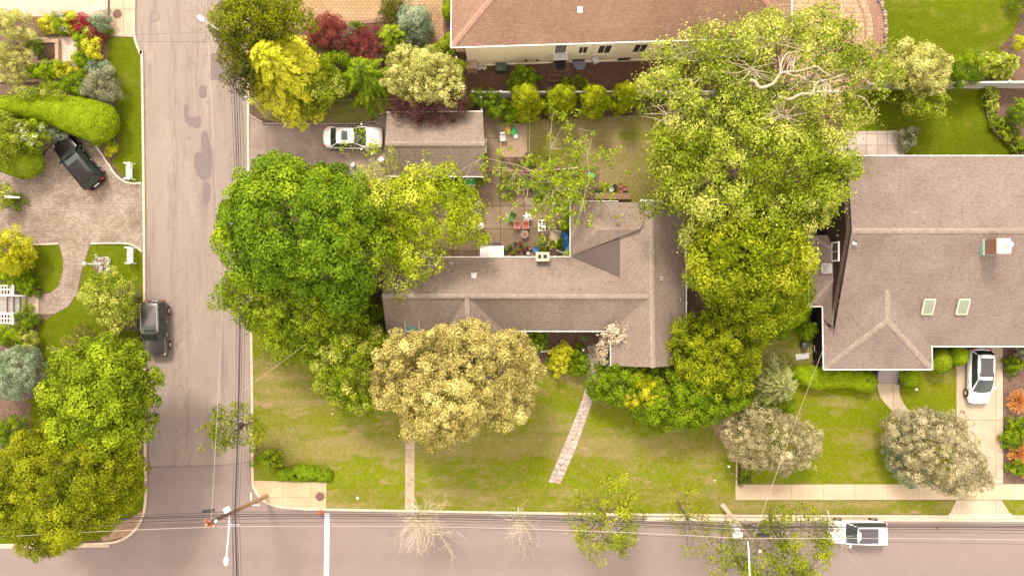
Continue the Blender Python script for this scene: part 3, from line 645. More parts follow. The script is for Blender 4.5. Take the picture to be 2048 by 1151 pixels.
struct('kerb', MB().ribbon(px([(496, -3000), (496, 100)] + NEk + [(5000, 1034)]), .19, -.05, .14), kerb_m)
struct('kerb', MB().ribbon(px([(268, -3000)] + NWk + [(-3000, 1092)]), .19, -.05, .14), kerb_m)
struct('kerb', MB().ribbon(px([(-3000, 1290), (5000, 1290)]), .19, -.05, .14), kerb_m)
struct('gutter_strip', MB().ribbon(px([(1290, 1038), (1660, 1038), (2200, 1040), (5000, 1042)]), .3, -.05, .012), kerb_m)
struct('gutter_strip', MB().ribbon(px([(-200, 1095), (110, 1094), (217, 1092)]), .16, -.05, .012), kerb_m)
def cracks(lines, w=.03, name='road_crack', z=.008):
    for k, l in enumerate(lines):
        r = random.Random(k * 7 + 1); pts = []
        for a, b in zip(l[:-1], l[1:]):
            n = 6
            for i in range(n): pts.append((a[0] + (b[0] - a[0]) * i / n + r.uniform(-1.2, 1.2), a[1] + (b[1] - a[1]) * i / n + r.uniform(-1.2, 1.2)))
        pts.append(l[-1]); struct(name, MB().ribbon([P(x, y, 0) for x, y in pts], w, .001, z), crack_m)
cracks([[(290, 935), (380, 933), (440, 930), (503, 924)], [(300, 740), (297, 900), (298, 940)]], .045)
cracks([[(352, 180), (348, 240), (356, 320), (350, 380)], [(396, 60), (393, 150), (396, 215)], [(417, 200), (420, 300), (414, 420)], [(465, 130), (470, 300), (468, 520)], [(335, 20), (350, 120), (345, 160)], [(380, 850), (385, 900), (375, 930)], [(395, 10), (396, 60)], [(444, 640), (443, 820)], [(447, 640), (446, 760)]], .02)
for q in ([(422, 106), (446, 108), (456, 160), (420, 160)], [(398, 174), (402, 171), (411, 171), (413, 175), (413, 193), (409, 196), (401, 196), (398, 191)],
          smoothpts([(368, 212), (372, 208), (377, 215), (376, 228), (385, 236), (400, 232), (402, 246), (396, 257), (384, 253), (372, 246), (368, 230), (368, 212)], 3),
          smoothpts([(405, 262), (414, 264), (420, 290), (424, 318), (420, 352), (408, 360), (396, 352), (388, 330), (390, 308), (402, 300), (402, 275), (405, 262)], 3),
          smoothpts([(411, 366), (420, 370), (421, 390), (418, 404), (408, 405), (406, 385), (411, 366)], 3)):
    struct('asphalt_patch', MB().sheet([P(x, y, 0) for x, y in q], .007), patch_m)
# stop line and small paint marks
wl = plain('road_paint', (.72, .70, .68), .8, var=.08, scale=5)
struct('stop_line', MB().sheet([P(649.5, 1026, 0), P(659, 1026, 0), P(656, 1300, 0), P(646, 1300, 0)], .012), wl)
struct('paint_mark', MB().ribbon([P(502, 984, 0), P(502, 1002, 0)], .08, .001, .012), plain('mint_paint', (.42, .55, .42), .8))
struct('paint_mark', MB().ribbon([P(502, 1009, 0), P(520, 1009, 0)], .06, .001, .012), wl)
struct('paint_mark', MB().ribbon([P(455, 1048, 0), P(480, 1048, 0)], .05, .001, .012), wl)
def disc(name, label, pxx, pyy, r, mat, z, cat='manhole cover', lidm=None):
    t = thing(name, label, cat, P(pxx, pyy, z)); c = P(pxx, pyy, z)
    MB().lathe(c, [(r, -.05), (r, .008), (r * .86, .010)], 24).build('frame', mat, t); g = MB().lathe(c, [(r * .84, .0), (r * .84, .014)], 24)
    for k in range(-3, 4): g.box((c.x + k * r * .2, c.y, c.z + .016), (r * .06, r * 1.5 * math.sqrt(1 - (k * .2) ** 2) * .9, .006))
    g.build('lid', lidm or ironm, t)
disc('manhole_cover', 'round rusty manhole cover set in the corner sidewalk by the white stop line', 640, 992, .37, ironm, G + .012)
disc('manhole_cover', 'round brown manhole cover on the pale sidewalk at the top left', 235, 28, .37, ironm, G + .012)
disc('manhole_cover', 'faded round manhole cover in the old asphalt street near the top', 309, 33, .42, patch_m, .002, lidm=asphalt)
disc('drain_cover', 'small dark drain cover in the road east of the parked white suv', 1874, 1055, .12, patch_m, .006, 'drain cover')
# sheets on the land, higher numbers lie on top
def sheet(name, pts, mat, k=1, sm=0): 
    if sm: pts = smoothpts(pts + [pts[0]], sm)[:-1]
    return struct(name, MB().sheet(px(pts), .10 + .004 * k), mat)
sheet('lawn', [(499, 520), (640, 560), (720, 700), (790, 760), (1090, 745), (1172, 742), (1230, 760), (1400, 800), (1425, 835), (1440, 770), (1475, 790), (1475, 1029), (1000, 1022), (655, 1016), (560, 1011), (505, 960)], lawn_c, 1)
sheet('flower_bed', [(1425, 800), (1442, 760), (1472, 790), (1472, 880), (1450, 890), (1425, 850)], multi('bare_earth', [(.27, .165, .10), (.2, .12, .07), (.33, .22, .14)], [2, 6], 1, .4), 2, 4)
sheet('lawn', [(1050, 236), (1100, 240), (1310, 228), (1420, 260), (1420, 420), (1245, 402), (1200, 380), (1060, 330)], lawn_b, 1)
sheet('lawn', [(505, 205), (530, 195), (775, 200), (778, 218), (750, 230), (738, 244), (560, 246), (530, 238)], lawn_b, 1)
sheet('lawn', [(1500, 650), (1622, 650), (1628, 720), (1600, 745), (1500, 745)], lawn_c, 1)
sheet('lawn', [(1475, 790), (1600, 760), (1752, 768), (1790, 820), (1830, 850), (1913, 850), (1913, 969), (1475, 967)], lawn_r, 1)
sheet('lawn', [(1798, 735), (1913, 735), (1913, 830), (1840, 832), (1815, 818), (1802, 795)], lawn_r, 3)
sheet('lawn', [(1471, 1000), (1910, 1000), (1899, 1028), (1471, 1026)], lawn_c, 2)
sheet('lawn', [(2007, 999), (2900, 999), (2900, 1030), (2019, 1030)], lawn_c, 2)
sheet('lawn', [(1680, 178), (1972, 178), (1974, 210), (1978, 240), (1995, 268), (2025, 295), (2045, 325), (1690, 325)], lawn_g, 1)
sheet('lawn', [(1755, -600), (2036, -600), (2036, 10), (2040, 40), (2020, 75), (2000, 95), (2010, 130), (2010, 172), (1755, 172)], lawn_g, 1)
sheet('flower_bed', [(1770, 118), (1960, 118), (2048, 100), (2048, 172), (1770, 172)], mulch, 2)
sheet('flower_bed', [(1972, 178), (2900, 178), (2900, 330), (2045, 325), (2025, 295), (1995, 268), (1978, 240)], mulch, 2)
sheet('flower_bed', [(2007, 695), (2900, 695), (2900, 968), (2007, 968)], mulch, 2)
sheet('flower_bed', [(1480, 915), (1500, 915), (1502, 966), (1476, 966)], darksoil, 3)
sheet('flower_bed', [(1370, 480), (1420, 480), (1425, 600), (1450, 650), (1372, 660)], mulch, 2)
sheet('flower_bed', [(1010, 655), (1175, 655), (1172, 742), (1090, 745), (1010, 760)], mulch, 2)
sheet('flower_bed', [(700, 520), (775, 520), (780, 740), (640, 700), (600, 640)], mulch, 2)
struct('path_edging', MB().ribbon(px(smoothpts([(1972, 180), (1974, 210), (1978, 240), (1995, 268), (2025, 295), (2045, 325)], 4)), .10, .1, .16), kerb_m)
sheet('flower_bed', [(497, 180), (560, 150), (905, 140), (930, 215), (900, 222), (780, 205), (775, 200), (505, 203)], mulch, 2)
struct('garden_edging', MB().ribbon(px([(590, 203), (700, 200), (840, 199)]), .14, .1, .25), brickw)
# paved areas
struct('sidewalk', MB().prism(px(smoothpts([(508, 960), (507, 973), (524, 997), (552, 1010)], 3) + [(600, 1014), (652, 1016), (653, 964)]), .0, .13), cornerc_m)
struct('path', MB().prism(px([(811, 820), (829, 820), (829, 1019), (810, 1018)]), .0, .128), flag_m if 0 else tiles('aggregate_path', (.40, .325, .24), (.35, .28, .205), (.24, .185, .13), .9, 1.1, .01, offset=0, dirt=(.72, .62, .55), dirtscale=3, fine=.5))
fl = smoothpts([(1174, 685), (1176, 740), (1166, 790), (1148, 840), (1125, 895), (1096, 963)], 5); fr = smoothpts([(1197, 685), (1198, 735), (1190, 785), (1172, 840), (1150, 900), (1121, 967)], 5)
struct('garden_path', MB().sheet(px(fl + fr[::-1]), .131), flag_m)
def jig(name, cells, mats, z, gap=.02):
    for i, c in enumerate(cells):
        cx = sum(p[0] for p in c) / len(c); cy = sum(p[1] for p in c) / len(c); k = 1 - gap
        struct(name, MB().prism([(cx + (p[0] - cx) * k, cy + (p[1] - cy) * k) for p in c], z - .03, z), mats[i % len(mats)])
# irregular flagstones of the curved path, laid as one patterned object per tone
fm = [plain('flag_grey', (.31, .262, .22), .8, var=.18), plain('flag_tan', (.36, .29, .235), .8, var=.18), plain('flag_pale', (.37, .31, .26), .8, var=.18), plain('flag_red', (.40, .22, .17), .8, var=.1)]
rs = random.Random(5); st_ = [MB() for _ in fm]; nseg = len(fl) - 1; rows = 34
def onrail(t, u):
    i = min(int(t * nseg), nseg - 1); f = t * nseg - i; a = [fl[i][k] + (fl[i + 1][k] - fl[i][k]) * f for k in (0, 1)]; b = [fr[i][k] + (fr[i + 1][k] - fr[i][k]) * f for k in (0, 1)]
    return P(a[0] + (b[0] - a[0]) * u, a[1] + (b[1] - a[1]) * u)
sk = [rs.uniform(-.008, .008) for _ in range(rows + 1)]; sp_ = 0
for i in range(rows):
    sp_ = .32 + .36 * rs.random(); sp2 = sp_ + rs.uniform(-.12, .12); t0 = i / rows; t1 = (i + 1) / rows; a0 = t0 - sk[i]; b0 = t0 + sk[i]; a1 = t1 - sk[i + 1]; b1 = t1 + sk[i + 1]
    if i == 0: a0 = b0 = 0
    if i == rows - 1: a1 = b1 = 1
    for (u0, v0, u1, v1) in ((0, sp_, 0, sp2), (sp_, 1, sp2, 1)):
        g = .012; mm = 3 if (rs.random() < .05) else rs.randrange(3)
        st_[mm].prism([onrail(a0 + .003, u0 + g * 2), onrail(b0 + .003, v0 - g * 2), onrail(b1 - .003, v1 - g * 2), onrail(a1 - .003, u1 + g * 2)], .12, .145)
for m_, mb in zip(fm, st_): 
    if mb.v: struct('garden_path', mb, m_)
struct('sidewalk', MB().prism(px([(1471, 968), (2900, 966), (2900, 997), (1471, 999)]), 0, .13), walk_m)
struct('driveway', MB().prism(px([(1913, 560), (2005, 560), (2006, 966), (1913, 966)]), 0, .128), drivec_m)
struct('driveway', MB().prism(px([(1912, 999.5), (2004, 999.5), (2020, 1026), (1900, 1026)]), 0, .127), drivec_m)
struct('driveway', MB().prism(px([(1897, 1026), (2023, 1026), (2023, 1036), (1897, 1036)]), -.05, .146), kerb_m)
w1 = smoothpts([(1753, 766), (1762, 795), (1785, 822), (1812, 850), (1850, 874), (1913, 890)], 4); w2 = smoothpts([(1799, 766), (1800, 790), (1812, 812), (1835, 836), (1870, 846), (1913, 850)], 4)
struct('path', MB().prism(px(w1 + w2[::-1]), 0, .133), drivec_m)
struct('path_edging', MB().ribbon(px([(1473, 918), (1472, 968)]), .1, .1, .28), kerb_m)
sheet('driveway', smoothpts([(500, 232), (522, 246), (548, 250), (735, 249), (752, 236), (772, 228)], 4) + [(778, 400), (740, 420), (640, 352), (600, 345), (500, 345)], drive_m, 4)
struct('driveway', MB().ribbon(px([(534, 252), (535, 345)]), .03, .1, .121), crack_m)
struct('path_edging', MB().ribbon(px(smoothpts([(500, 229), (522, 243), (548, 247), (735, 246), (752, 232), (775, 224)], 5)), .15, .1, .2), tiles('block_edging', (.40, .31, .25), (.32, .24, .19), (.1, .07, .05), .3, .3, .03))
sheet('patio', [(870, 385), (1145, 385), (1145, 530), (820, 530), (820, 470)], slab_m, 2)
sheet('patio', [(966, 222), (1001, 222), (1001, 390), (925, 390), (925, 345), (966, 345)], slab_m, 3)
sheet('patio', [(1000, 246), (1054, 247), (1055, 314), (1000, 314)], multi('earth_slab', [(.29, .20, .14), (.22, .15, .10), (.34, .25, .17)], [1.2, 8], .9, .3), 4)
sheet('flower_bed', [(1002, 335), (1200, 335), (1195, 395), (1000, 395)], mulch, 4)
struct('garden_edging', MB().ribbon(px([(966, 341), (1055, 342), (1095, 341)]), .14, .1, .22), plain('brick_edging', (.33, .16, .11), .9, var=.25, scale=9))
struct('garden_edging', MB().ribbon(px([(1095, 341), (1156, 336)]), .09, .1, .3), plain('painted_board', (.55, .40, .36), .7, var=.2))
struct('garden_edging', MB().ribbon(px([(1059, 240), (1058, 330)]), .06, .1, .16), plain('pale_edging', (.38, .32, .24), .8))
# north house grounds
sheet('driveway', [(545, -700), (905, -700), (905, 80), (930, 120), (932, 210), (880, 140), (866, 90), (862, 45), (845, 33), (760, 40), (700, 44), (640, 50), (560, 60)], paver_y, 4)
struct('path_edging', MB().ribbon(px(smoothpts([(560, 62), (640, 50), (700, 46), (760, 41), (845, 34), (862, 45), (868, 90), (884, 140), (930, 205)], 4)), .35, .1, .16), paver_rd)
sheet('flower_bed', smoothpts([(886, -60), (900, -60), (902, 60), (925, 92), (915, 108), (895, 98), (886, 60)], 2), mulch, 6)
sheet('patio', [(926, 90), (1500, 70), (1600, 100), (1600, 184), (930, 186)], paver_b, 5)
cxp, cyp = 1598, 65
arc = lambda r, a0, a1, n=28: [(cxp + r * math.cos(a0 + (a1 - a0) * k / n), cyp + r * math.sin(a0 + (a1 - a0) * k / n)) for k in range(n + 1)]
A0, A1 = -1.6, 1.45
struct('patio', MB().prism(px(arc(172, A0, A1) + [(1560, 240), (1560, -110)]), .0, .18), paver_rd)
struct('patio', MB().prism(px(arc(148, A0, A1) + [(1561, 200), (1561, -90)]), .1, .32, ), paver_r)
struct('patio', MB().ribbon(px(arc(149, A0, A1)), .26, .1, .34), paver_rd)
struct('patio', MB().ribbon(px(arc(131, A0, A1)), .22, .3, .335), paver_rd)
# stones round the patio edge, one object each
rk = random.Random(3); stone_m = [multi('stone_%s' % n, [c, tuple(x * .7 for x in c)], [5], .9, .5) for n, c in (('grey', (.30, .23, .19)), ('tan', (.38, .28, .19)), ('dark', (.19, .14, .11)))]
for k, (x, y) in enumerate(arc(174, -.75, .42, 34)):
    r = rk.uniform(.14, .24); c = P(x + rk.uniform(-2, 2), y, .2); mb = MB(); mb.lathe(c, [(r * .9, -.12), (r, 0), (r * .8, .1), (r * .4, .15)], 7)
    mb.v = [(a + rk.uniform(-.03, .03), b + rk.uniform(-.03, .03), z) for a, b, z in mb.v]
    tag(mb.build('edging_stone', stone_m[k % 3]), 'rough brown edging stone in the row around the curved paver patio', 'stone', 'stones lining the curved patio')
# NW grounds
sheet('terrace', [(-900, -900), (215, -900), (215, 33), (-900, 33)], paver_t, 2)
sheet('flower_bed', [(-900, 33), (216, 33), (216, 210), (240, 320), (150, 300), (60, 330), (-900, 330)], mulch, 3)
struct('sidewalk', MB().prism(px([(222, -900), (265, -900), (266, 74), (220, 72)]), 0, .128), drivec_m)
sheet('lawn', [(216, 74), (266, 76), (278, 110), (282, 135), (284, 366), (255, 362), (235, 340), (222, 318), (232, 290), (238, 240), (228, 190), (216, 140)], lawn_g, 4)
sheet('patio', [(60, 75), (154, 74), (154, 140), (62, 141)], paver_t, 5)
struct('path_edging', MB().ribbon(px([(0, 163), (66, 163), (140, 158)]), .18, .1, .3), brickw)
sheet('driveway', [(-900, 335), (0, 345), (62, 352), (96, 300), (135, 262), (165, 270), (190, 292), (215, 325), (232, 350), (255, 364), (284, 367), (284, 503), (262, 489), (180, 488), (165, 535), (152, 590), (136, 612), (110, 627), (78, 628), (78, 588), (100, 586), (117, 572), (126, 540), (127, 520), (118, 488), (50, 488), (-900, 480)], paver_l, 5)
edg = tiles('white_blocks', (.62, .53, .44), (.52, .43, .35), (.25, .2, .16), .25, .3, .02)
for l in ([(160, 266), (190, 290), (215, 325), (232, 350), (255, 365), (283, 366)], [(55, 488), (90, 488), (118, 487)], [(182, 487), (220, 486), (255, 487), (270, 492), (284, 503)]):
    struct('path_edging', MB().ribbon(px(smoothpts(l, 4)), .14, .1, .19), edg)
struct('path_edging', MB().ribbon(px(smoothpts([(60, 350), (80, 330), (90, 300), (120, 275)], 4)), .2, .1, .17), plain('dark_blocks', (.11, .075, .05), .9, var=.2))
sheet('lawn', smoothpts([(62, 490), (118, 490), (127, 520), (125, 550), (112, 582), (95, 586), (70, 570), (60, 540)], 1), lawn_g, 4)
sheet('lawn', smoothpts([(182, 489), (262, 490), (285, 505), (288, 700), (289, 900), (289, 1010), (262, 1050), (205, 1078), (100, 1086), (-900, 1088)], 1) + [(-900, 1000), (20, 860), (60, 850), (45, 800), (80, 770), (76, 700), (75, 650), (108, 628), (140, 612), (160, 575), (166, 535)], lawn_g, 4)
sheet('flower_bed', smoothpts([(-200, 640), (60, 640), (76, 650), (75, 680), (86, 720), (80, 770), (55, 800), (-200, 810)], 3), mulch, 5)
sheet('flower_bed', [(262, 800), (288, 800), (289, 930), (264, 930)], mulch, 6)
sheet('flower_bed', smoothpts([(-200, 790), (40, 800), (58, 830), (62, 870), (40, 900), (-200, 910)], 3), mulch, 6)
sheet('flower_bed', smoothpts([(200, 1062), (262, 1035), (287, 1020), (283, 1045), (250, 1072), (205, 1082)], 2), multi('verge_dirt', [(.30, .19, .12), (.22, .14, .09)], [4], 1, .4), 6)
sheet('flower_bed', [(222, 260), (236, 270), (240, 300), (228, 322), (190, 285), (150, 262)], mulch, 6)
sheet('flower_bed', smoothpts([(234, 575), (262, 575), (280, 610), (278, 660), (240, 650), (228, 610)], 3), mulch, 6)

# ================================================================ HOUSES
def Q(x, y, z): return P(x, y, z)
def vent(root, x, y, z, name='vent', big=False, mat=None):
    c = P(x, y, z); f = MB(); s = .26 if not big else .5
    f.box((c.x, c.y, c.z + .02), (s, s, .05)); o = f.build(name, mat or lgrey, root)
    MB().lathe((c.x, c.y, c.z), [(.06, 0), (.06, .28), (.035, .28)], 10).build('pipe', black, o) if not big else MB().box((c.x, c.y, c.z + .13), (s * .8, s * .8, .16)).build('hood', mat or lgrey, o, bevel=.04)
def skylight(root, corners, z, fr, pn, h=.14):
    cs = [Vector(c) for c in corners]; ctr = sum(cs, Vector()) / 4; n = (cs[1] - cs[0]).cross(cs[3] - cs[0]).normalized(); n = n if n.z > 0 else -n
    f = MB()
    for a, b in zip(cs, cs[1:] + cs[:1]): f.tube([a + n * h * .4, b + n * h * .4], .075, 4)
    o = f.build('skylight', fr, root); MB().add([c * .93 + ctr * .07 + n * h * .5 for c in cs] + [ctr + n * h * .75], [(0, 1, 4), (1, 2, 4), (2, 3, 4), (3, 0, 4)]).build('pane', pn, o)
# ---- central ranch house
ch = thing('ranch_house', 'long single storey house with grey brown shingle roof in the middle', 'house', P(1060, 590))
e, rz = 3.0, 5.0
NWc = Q(768, 515, e); R0_ = Q(764, 591, rz); SWc = Q(776, 692, 2.75); V_ = Q(1290, 592, 4.9); valN = Q(1141, 514, e)
Er_n = Q(1302, 405, rz + .05); Er_s = Q(1306, 734, rz + .05)
yR = R0_.y; Wr_top = Q(934, 592, 4.95)
eS = 2.95
polys = [[NWc, valN, Q(1298, 592, 5.0), R0_],                                                   # main north slope
         [R0_, Wr_top, Q(868, 694, 2.7), SWc],                                                         # main south slope, west part
         [Wr_top, Q(1298, 592, 5.0), Q(1222, 661, 3.02), Q(1008, 661, eS)],                              # main south slope, east part
         [Wr_top, Q(938, 760, 4.75), Q(868, 760, 2.7), Q(868, 694, 2.7)], [Wr_top, Q(1008, 661, eS), Q(1008, 760, eS - .15), Q(938, 760, 4.75)],   # front wing
         [Q(1141, 403, e), Er_n, Q(1298, 592, 5.0), valN],                                              # east wing, west slope north
         [Q(1298, 592, 5.0), Er_s, Q(1222, 731, 3.0), Q(1222, 661, 3.02)],                                   # east wing, west slope south
         [Er_n, Q(1371, 403, e), Q(1372, 729, e), Er_s, Q(1298, 592, 5.0)]]                                      # east slope
roof_part(ch, polys, shg_c)
n1 = Q(1145, 510, 3.12); n2 = Q(1198, 460, 4.62); n3 = Q(1280, 458, 5.12); n4 = Q(1239, 474, 4.30)
def planez(x, y):        # height of the east wing's low west slope at a picture position
    return 3.0 + 2.05 * (x - 1141) / (1302 - 1141)
roof_part(ch, [[Q(1141, 455, 3.04), n2, n3, Q(1290, 440, 4.93), Q(1160, 425, 3.3)], [Q(1141, 455, 3.04), n1, n2], [n1, n4, n3, n2]], shg_c, 'roof_saddle', .02)
roof_part(ch, [[Q(1144, 513, 3.12), Q(1239, 553, 4.33), Q(1239, 474, 4.34)]], membrane, 'roof_cricket', .03)
caps(ch, [(R0_ + Vector((0, 0, .03)), Q(1298, 592, 5.03)), (Er_n, Er_s), (Wr_top, Q(938, 760, 4.77))], cap_m, .36)
gutter(ch, [Q(768, 514, e), Q(1141, 513, e)]); gutter(ch, [Q(1140, 513, e), Q(1140, 402, e), Q(1236, 402, e)]); gutter(ch, [Q(1009, 662, e - .03), Q(1222, 662, e)])
gutter(ch, [Q(1221, 663, e), Q(1221, 731, e)]); gutter(ch, [Q(1372, 450, e), Q(1373, 729, e)]); gutter(ch, [Q(776, 694, 2.7), Q(868, 695, 2.66)]); gutter(ch, [Q(1009, 662, e - .05), Q(1009, 760, 2.8)])
I = lambda x, y, dx=0, dy=0: (P(x, y, e).x + dx, P(x, y, e).y + dy)
walls(ch, [I(770, 515, .4, -.45), I(1141, 514, .35, -.45), I(1141, 403, .35, -.4), I(1371, 403, -.35, -.4), I(1372, 729, -.35, .4), I(1222, 731, .35, .4), I(1222, 661, .35, 1.3), I(1008, 661, -.4, 1.3), I(1008, 755, -.4, .1), I(868, 755, .4, .1), I(868, 694, .3, .4), I(776, 692, .4, .4)], 2.6, brickw)
wy = I(1008, 661, 0, 1.3)[1]
window(ch, (P(1075, 661, 3).x, wy - .01, 1.5), 1.8, 1.2, -PI / 2, bars=1); window(ch, (P(1120, 661, 3).x, wy - .01, 1.5), 1.0, 1.2, -PI / 2)
MB().box((P(1185, 661, 3).x, wy - .02, 1.15), (.95, .06, 2.05)).build('door', wood, ch)
gw = MB()     # gable ends
for xx in (R0_.x + .35, ):
    gw.add([(xx, NWc.y - .5, 2.55), (xx, SWc.y + .45, 2.55), (xx, yR, 4.8), (xx + .1, NWc.y - .5, 2.55), (xx + .1, SWc.y + .45, 2.55), (xx + .1, yR, 4.8)], [(0, 1, 2), (3, 5, 4), (0, 3, 4, 1), (1, 4, 5, 2), (2, 5, 3, 0)])
gw.build('gable', brickw, ch); gw = MB()
ys = P(1300, 729, e).y + .35; x0 = P(1222, 731, e).x + .35; x1 = P(1372, 729, e).x - .35; xm = Er_s.x
gw.add([(x0, ys, 2.55), (x1, ys, 2.55), (xm, ys, 4.85), (x0, ys + .1, 2.55), (x1, ys + .1, 2.55), (xm, ys + .1, 4.85)], [(0, 1, 2), (3, 5, 4), (0, 3, 4, 1), (1, 4, 5, 2), (2, 5, 3, 0)])
gw.build('gable', brickw, ch)
cc = P(1085, 513, 3.9); MB().box((cc.x, cc.y, 2.0), (.95, .62, 3.7)).build('chimney', brick, ch)
cap = MB(); 
for (dx, dy, sx, sy) in ((0, -.25, 1.05, .2), (0, .25, 1.05, .2), (-.43, 0, .19, .3), (.43, 0, .19, .3), (-.02, 0, .16, .3)): cap.box((cc.x + dx, cc.y + dy, 3.92), (sx, sy, .16))
MB().box((cc.x - .22, cc.y, 3.855), (.2, .26, .02)).build('flue', black, ch); MB().box((cc.x + .2, cc.y, 3.855), (.26, .24, .02)).build('flue', black, ch)
cap.build('chimney_cap', plain('cap_stone', (.50, .38, .29), .9, var=.2), ch)
skylight(ch, [Q(810, 637, 3.85), Q(838, 637, 3.85), Q(839, 662, 3.35), Q(811, 662, 3.35)], 0, lgrey, skyglass)
for x, y, z in ((902, 527, 3.35), (1321, 557, 4.55), (1359, 600, 3.35), (1231, 449, 4.2)): vent(ch, x, y, z)
vent(ch, 948, 551, 3.95, 'roof_vent', True, lgrey)
MB().box((P(1185, 672, .2).x, P(1185, 672, .2).y, .22), (2.6, 1.5, .24)).build('porch_floor', paver_b, ch)
pc_ = MB(); 
for x in (1137, 1160): c = P(x, 664, 2.9); pc_.tube([(c.x, c.y + .25, .1), (c.x, c.y + .25, 2.9)], .06, 6)
pc_.build('porch_post', white, ch)
# ---- garage
gg = thing('garage', 'detached garage with a two tone grey shingle gable roof beside the driveway', 'garage', P(868, 288))
z1, z2 = 2.7, 4.1
A = Q(774, 226, z1); B = Q(965, 224, z1); Cc = Q(967, 352, z1); D = Q(770, 351, z1); RA = Q(770, 287, z2); RB = Q(969, 287, z2)
roof_part(gg, [[A, B, RB, RA], [RA, RB, Cc, D]], shg_c); caps(gg, [(RA, RB)], cap_m, .36); gutter(gg, [A + Vector((0, .06, -.03)), B + Vector((0, .06, -.03))]); gutter(gg, [D + Vector((0, -.06, -.03)), Cc + Vector((0, -.06, -.03))])
walls(gg, [(A.x + .3, A.y - .3), (B.x - .3, B.y - .3), (Cc.x - .3, Cc.y + .3), (D.x + .3, D.y + .3)], 2.5, cream)
for xx in (A.x + .3, B.x - .35): gb = MB(); gb.add([(xx, A.y - .3, 2.4), (xx, D.y + .3, 2.4), (xx, RA.y, 3.9), (xx + .06, A.y - .3, 2.4), (xx + .06, D.y + .3, 2.4), (xx + .06, RA.y, 3.9)], [(0, 1, 2), (3, 5, 4), (0, 3, 4, 1), (1, 4, 5, 2), (2, 5, 3, 0)]); gb.build('gable', cream, gg)
MB().box((A.x + .27, RA.y, 1.2), (.06, 4.2, 2.2)).build('door', white, gg)
# ---- north house
nh = thing('stucco_house', 'two storey cream stucco house with a terracotta coloured shingle roof at the top', 'house', P(1240, 40))
zn = 6.0; sw = Q(902, 94, zn); se = Q(1584, 73, zn); dep = 12.5; run = dep / 2; rise = 2.9
nw = sw + Vector((0.1, dep, 0)); ne = se + Vector((0, dep - (se.y - sw.y) * 1, 0)); ne = Vector((se.x, nw.y, zn)); rw_ = Vector((sw.x + run, (sw.y + nw.y) / 2, zn + rise)); re_ = Vector((se.x - run, (se.y + ne.y) / 2, zn + rise))
roof_part(nh, [[sw, se, re_, rw_], [nw, sw, rw_], [se, ne, re_], [ne, nw, rw_, re_]], shg_n)
caps(nh, [(sw, rw_), (se, re_), (rw_, re_), (nw, rw_), (ne, re_)], cap_n, .42); gutter(nh, [sw + Vector((0, -.06, -.02)), se + Vector((0, -.06, -.02))], r=.07); gutter(nh, [nw, sw]); gutter(nh, [se, ne])
wpoly = [(sw.x + .9, sw.y + .55), (se.x - .55, se.y + .55), (ne.x - .55, ne.y - .45), (nw.x + .9, nw.y - .45)]
walls(nh, wpoly, 5.9, cream)
wb0, wb1 = Vector((*wpoly[0], 0)), Vector((*wpoly[1], 0)); wd = (wb1 - wb0).normalized(); wa = math.atan2(wd.y, wd.x) - PI / 2
def onwall(pxx, z): t = (P(pxx, 100, z).x - wb0.x) / wd.x; q = wb0 + wd * t; return Vector((q.x, q.y, z))
MB().box((*(wb0 + wd * (wb1 - wb0).length / 2 + Vector((0, -.03, .2)))[:2], .2), ((wb1 - wb0).length, .1, .25), wa + PI / 2).build('base_moulding', cream2, nh)
fasc = MB().box((*(wb0 + wd * (wb1 - wb0).length / 2 + Vector((0, -.05, 0)))[:2], 5.6), ((wb1 - wb0).length, .16, .35), wa + PI / 2).build('frieze', cream2, nh)
for xx, w_, h_ in ((1166, .62, 1.5), (1209, .95, 1.8), (1280, .95, 1.8), (1337, .95, 1.7)):
    window(nh, onwall(xx, 3.0), w_, h_, wa, frame=cream2, fw=.3, bars=1)
window(nh, onwall(1121, 3.3), .85, 2.0, wa, frame=cream2, fw=.2, bars=0); MB().box(onwall(1121, 1.2) + Vector((0, -.05, 0)), (1.0, .1, 2.0), wa + PI / 2).build('door', black, nh)
cpy = MB(); q = onwall(1121, 2.5); cpy.box(q + Vector((0, -.3, 0)), (1.15, .6, .09), wa + PI / 2); cpy.build('door_canopy', lgrey, nh)
for k in range(3): q = onwall(1121, .1); MB().box(q + Vector((0, -.55 - .18 * (2 - k), .1 + k * .17)), (2.3 - k * .45, 1.5 - k * .36, .17), wa + PI / 2).build('door_step', paver_b, nh)
MB().lathe(onwall(1121, .62) + Vector((0, -.42, 0)), [(.42, 0), (.42, .02)], 18).build('door_mat', black, nh)
for xx in (1052, 1075): q = onwall(xx, 1.0); MB().box(q + Vector((0, -.06, 0)), (.22, .12, .12), wa + PI / 2).build('tap', dgrey, nh)
for xx, w_ in ((1157, 1.0), (1248, 1.0)): q = onwall(xx, .55); MB().box(q + Vector((0, -.03, 0)), (w_, .08, .5), wa + PI / 2).build('basement_window', wglass, nh)
MB().lathe(P(1159, 127, .3), [(.55, -.18), (.55, .02)], 18).build('window_well', plain('blue_grey_well', (.18, .18, .22), .4), nh)
q = onwall(1190, 1.0); MB().box(q + Vector((0, -.35, .4)), (.45, .5, .35), .4).build('wall_vent', lgrey, nh)
vv = P(1160, 20, 8.1); MB().box((vv.x, vv.y, vv.z), (.35, .4, .16)).build('roof_vent', white, nh, bevel=.03); 
MB().prism([(P(905, 94, 6).x + .0, P(905, 94, 6).y + .6), (P(925, 94, 6).x, P(905, 94, 6).y + .6), (P(925, 94, 6).x, P(905, 94, 6).y + 3), (P(905, 94, 6).x, P(905, 94, 6).y + 3)], 0, 3.2).build('side_wall', tiles('brown_stone', (.22, .11, .07), (.16, .08, .05), (.1, .06, .04), .5, .25), nh)
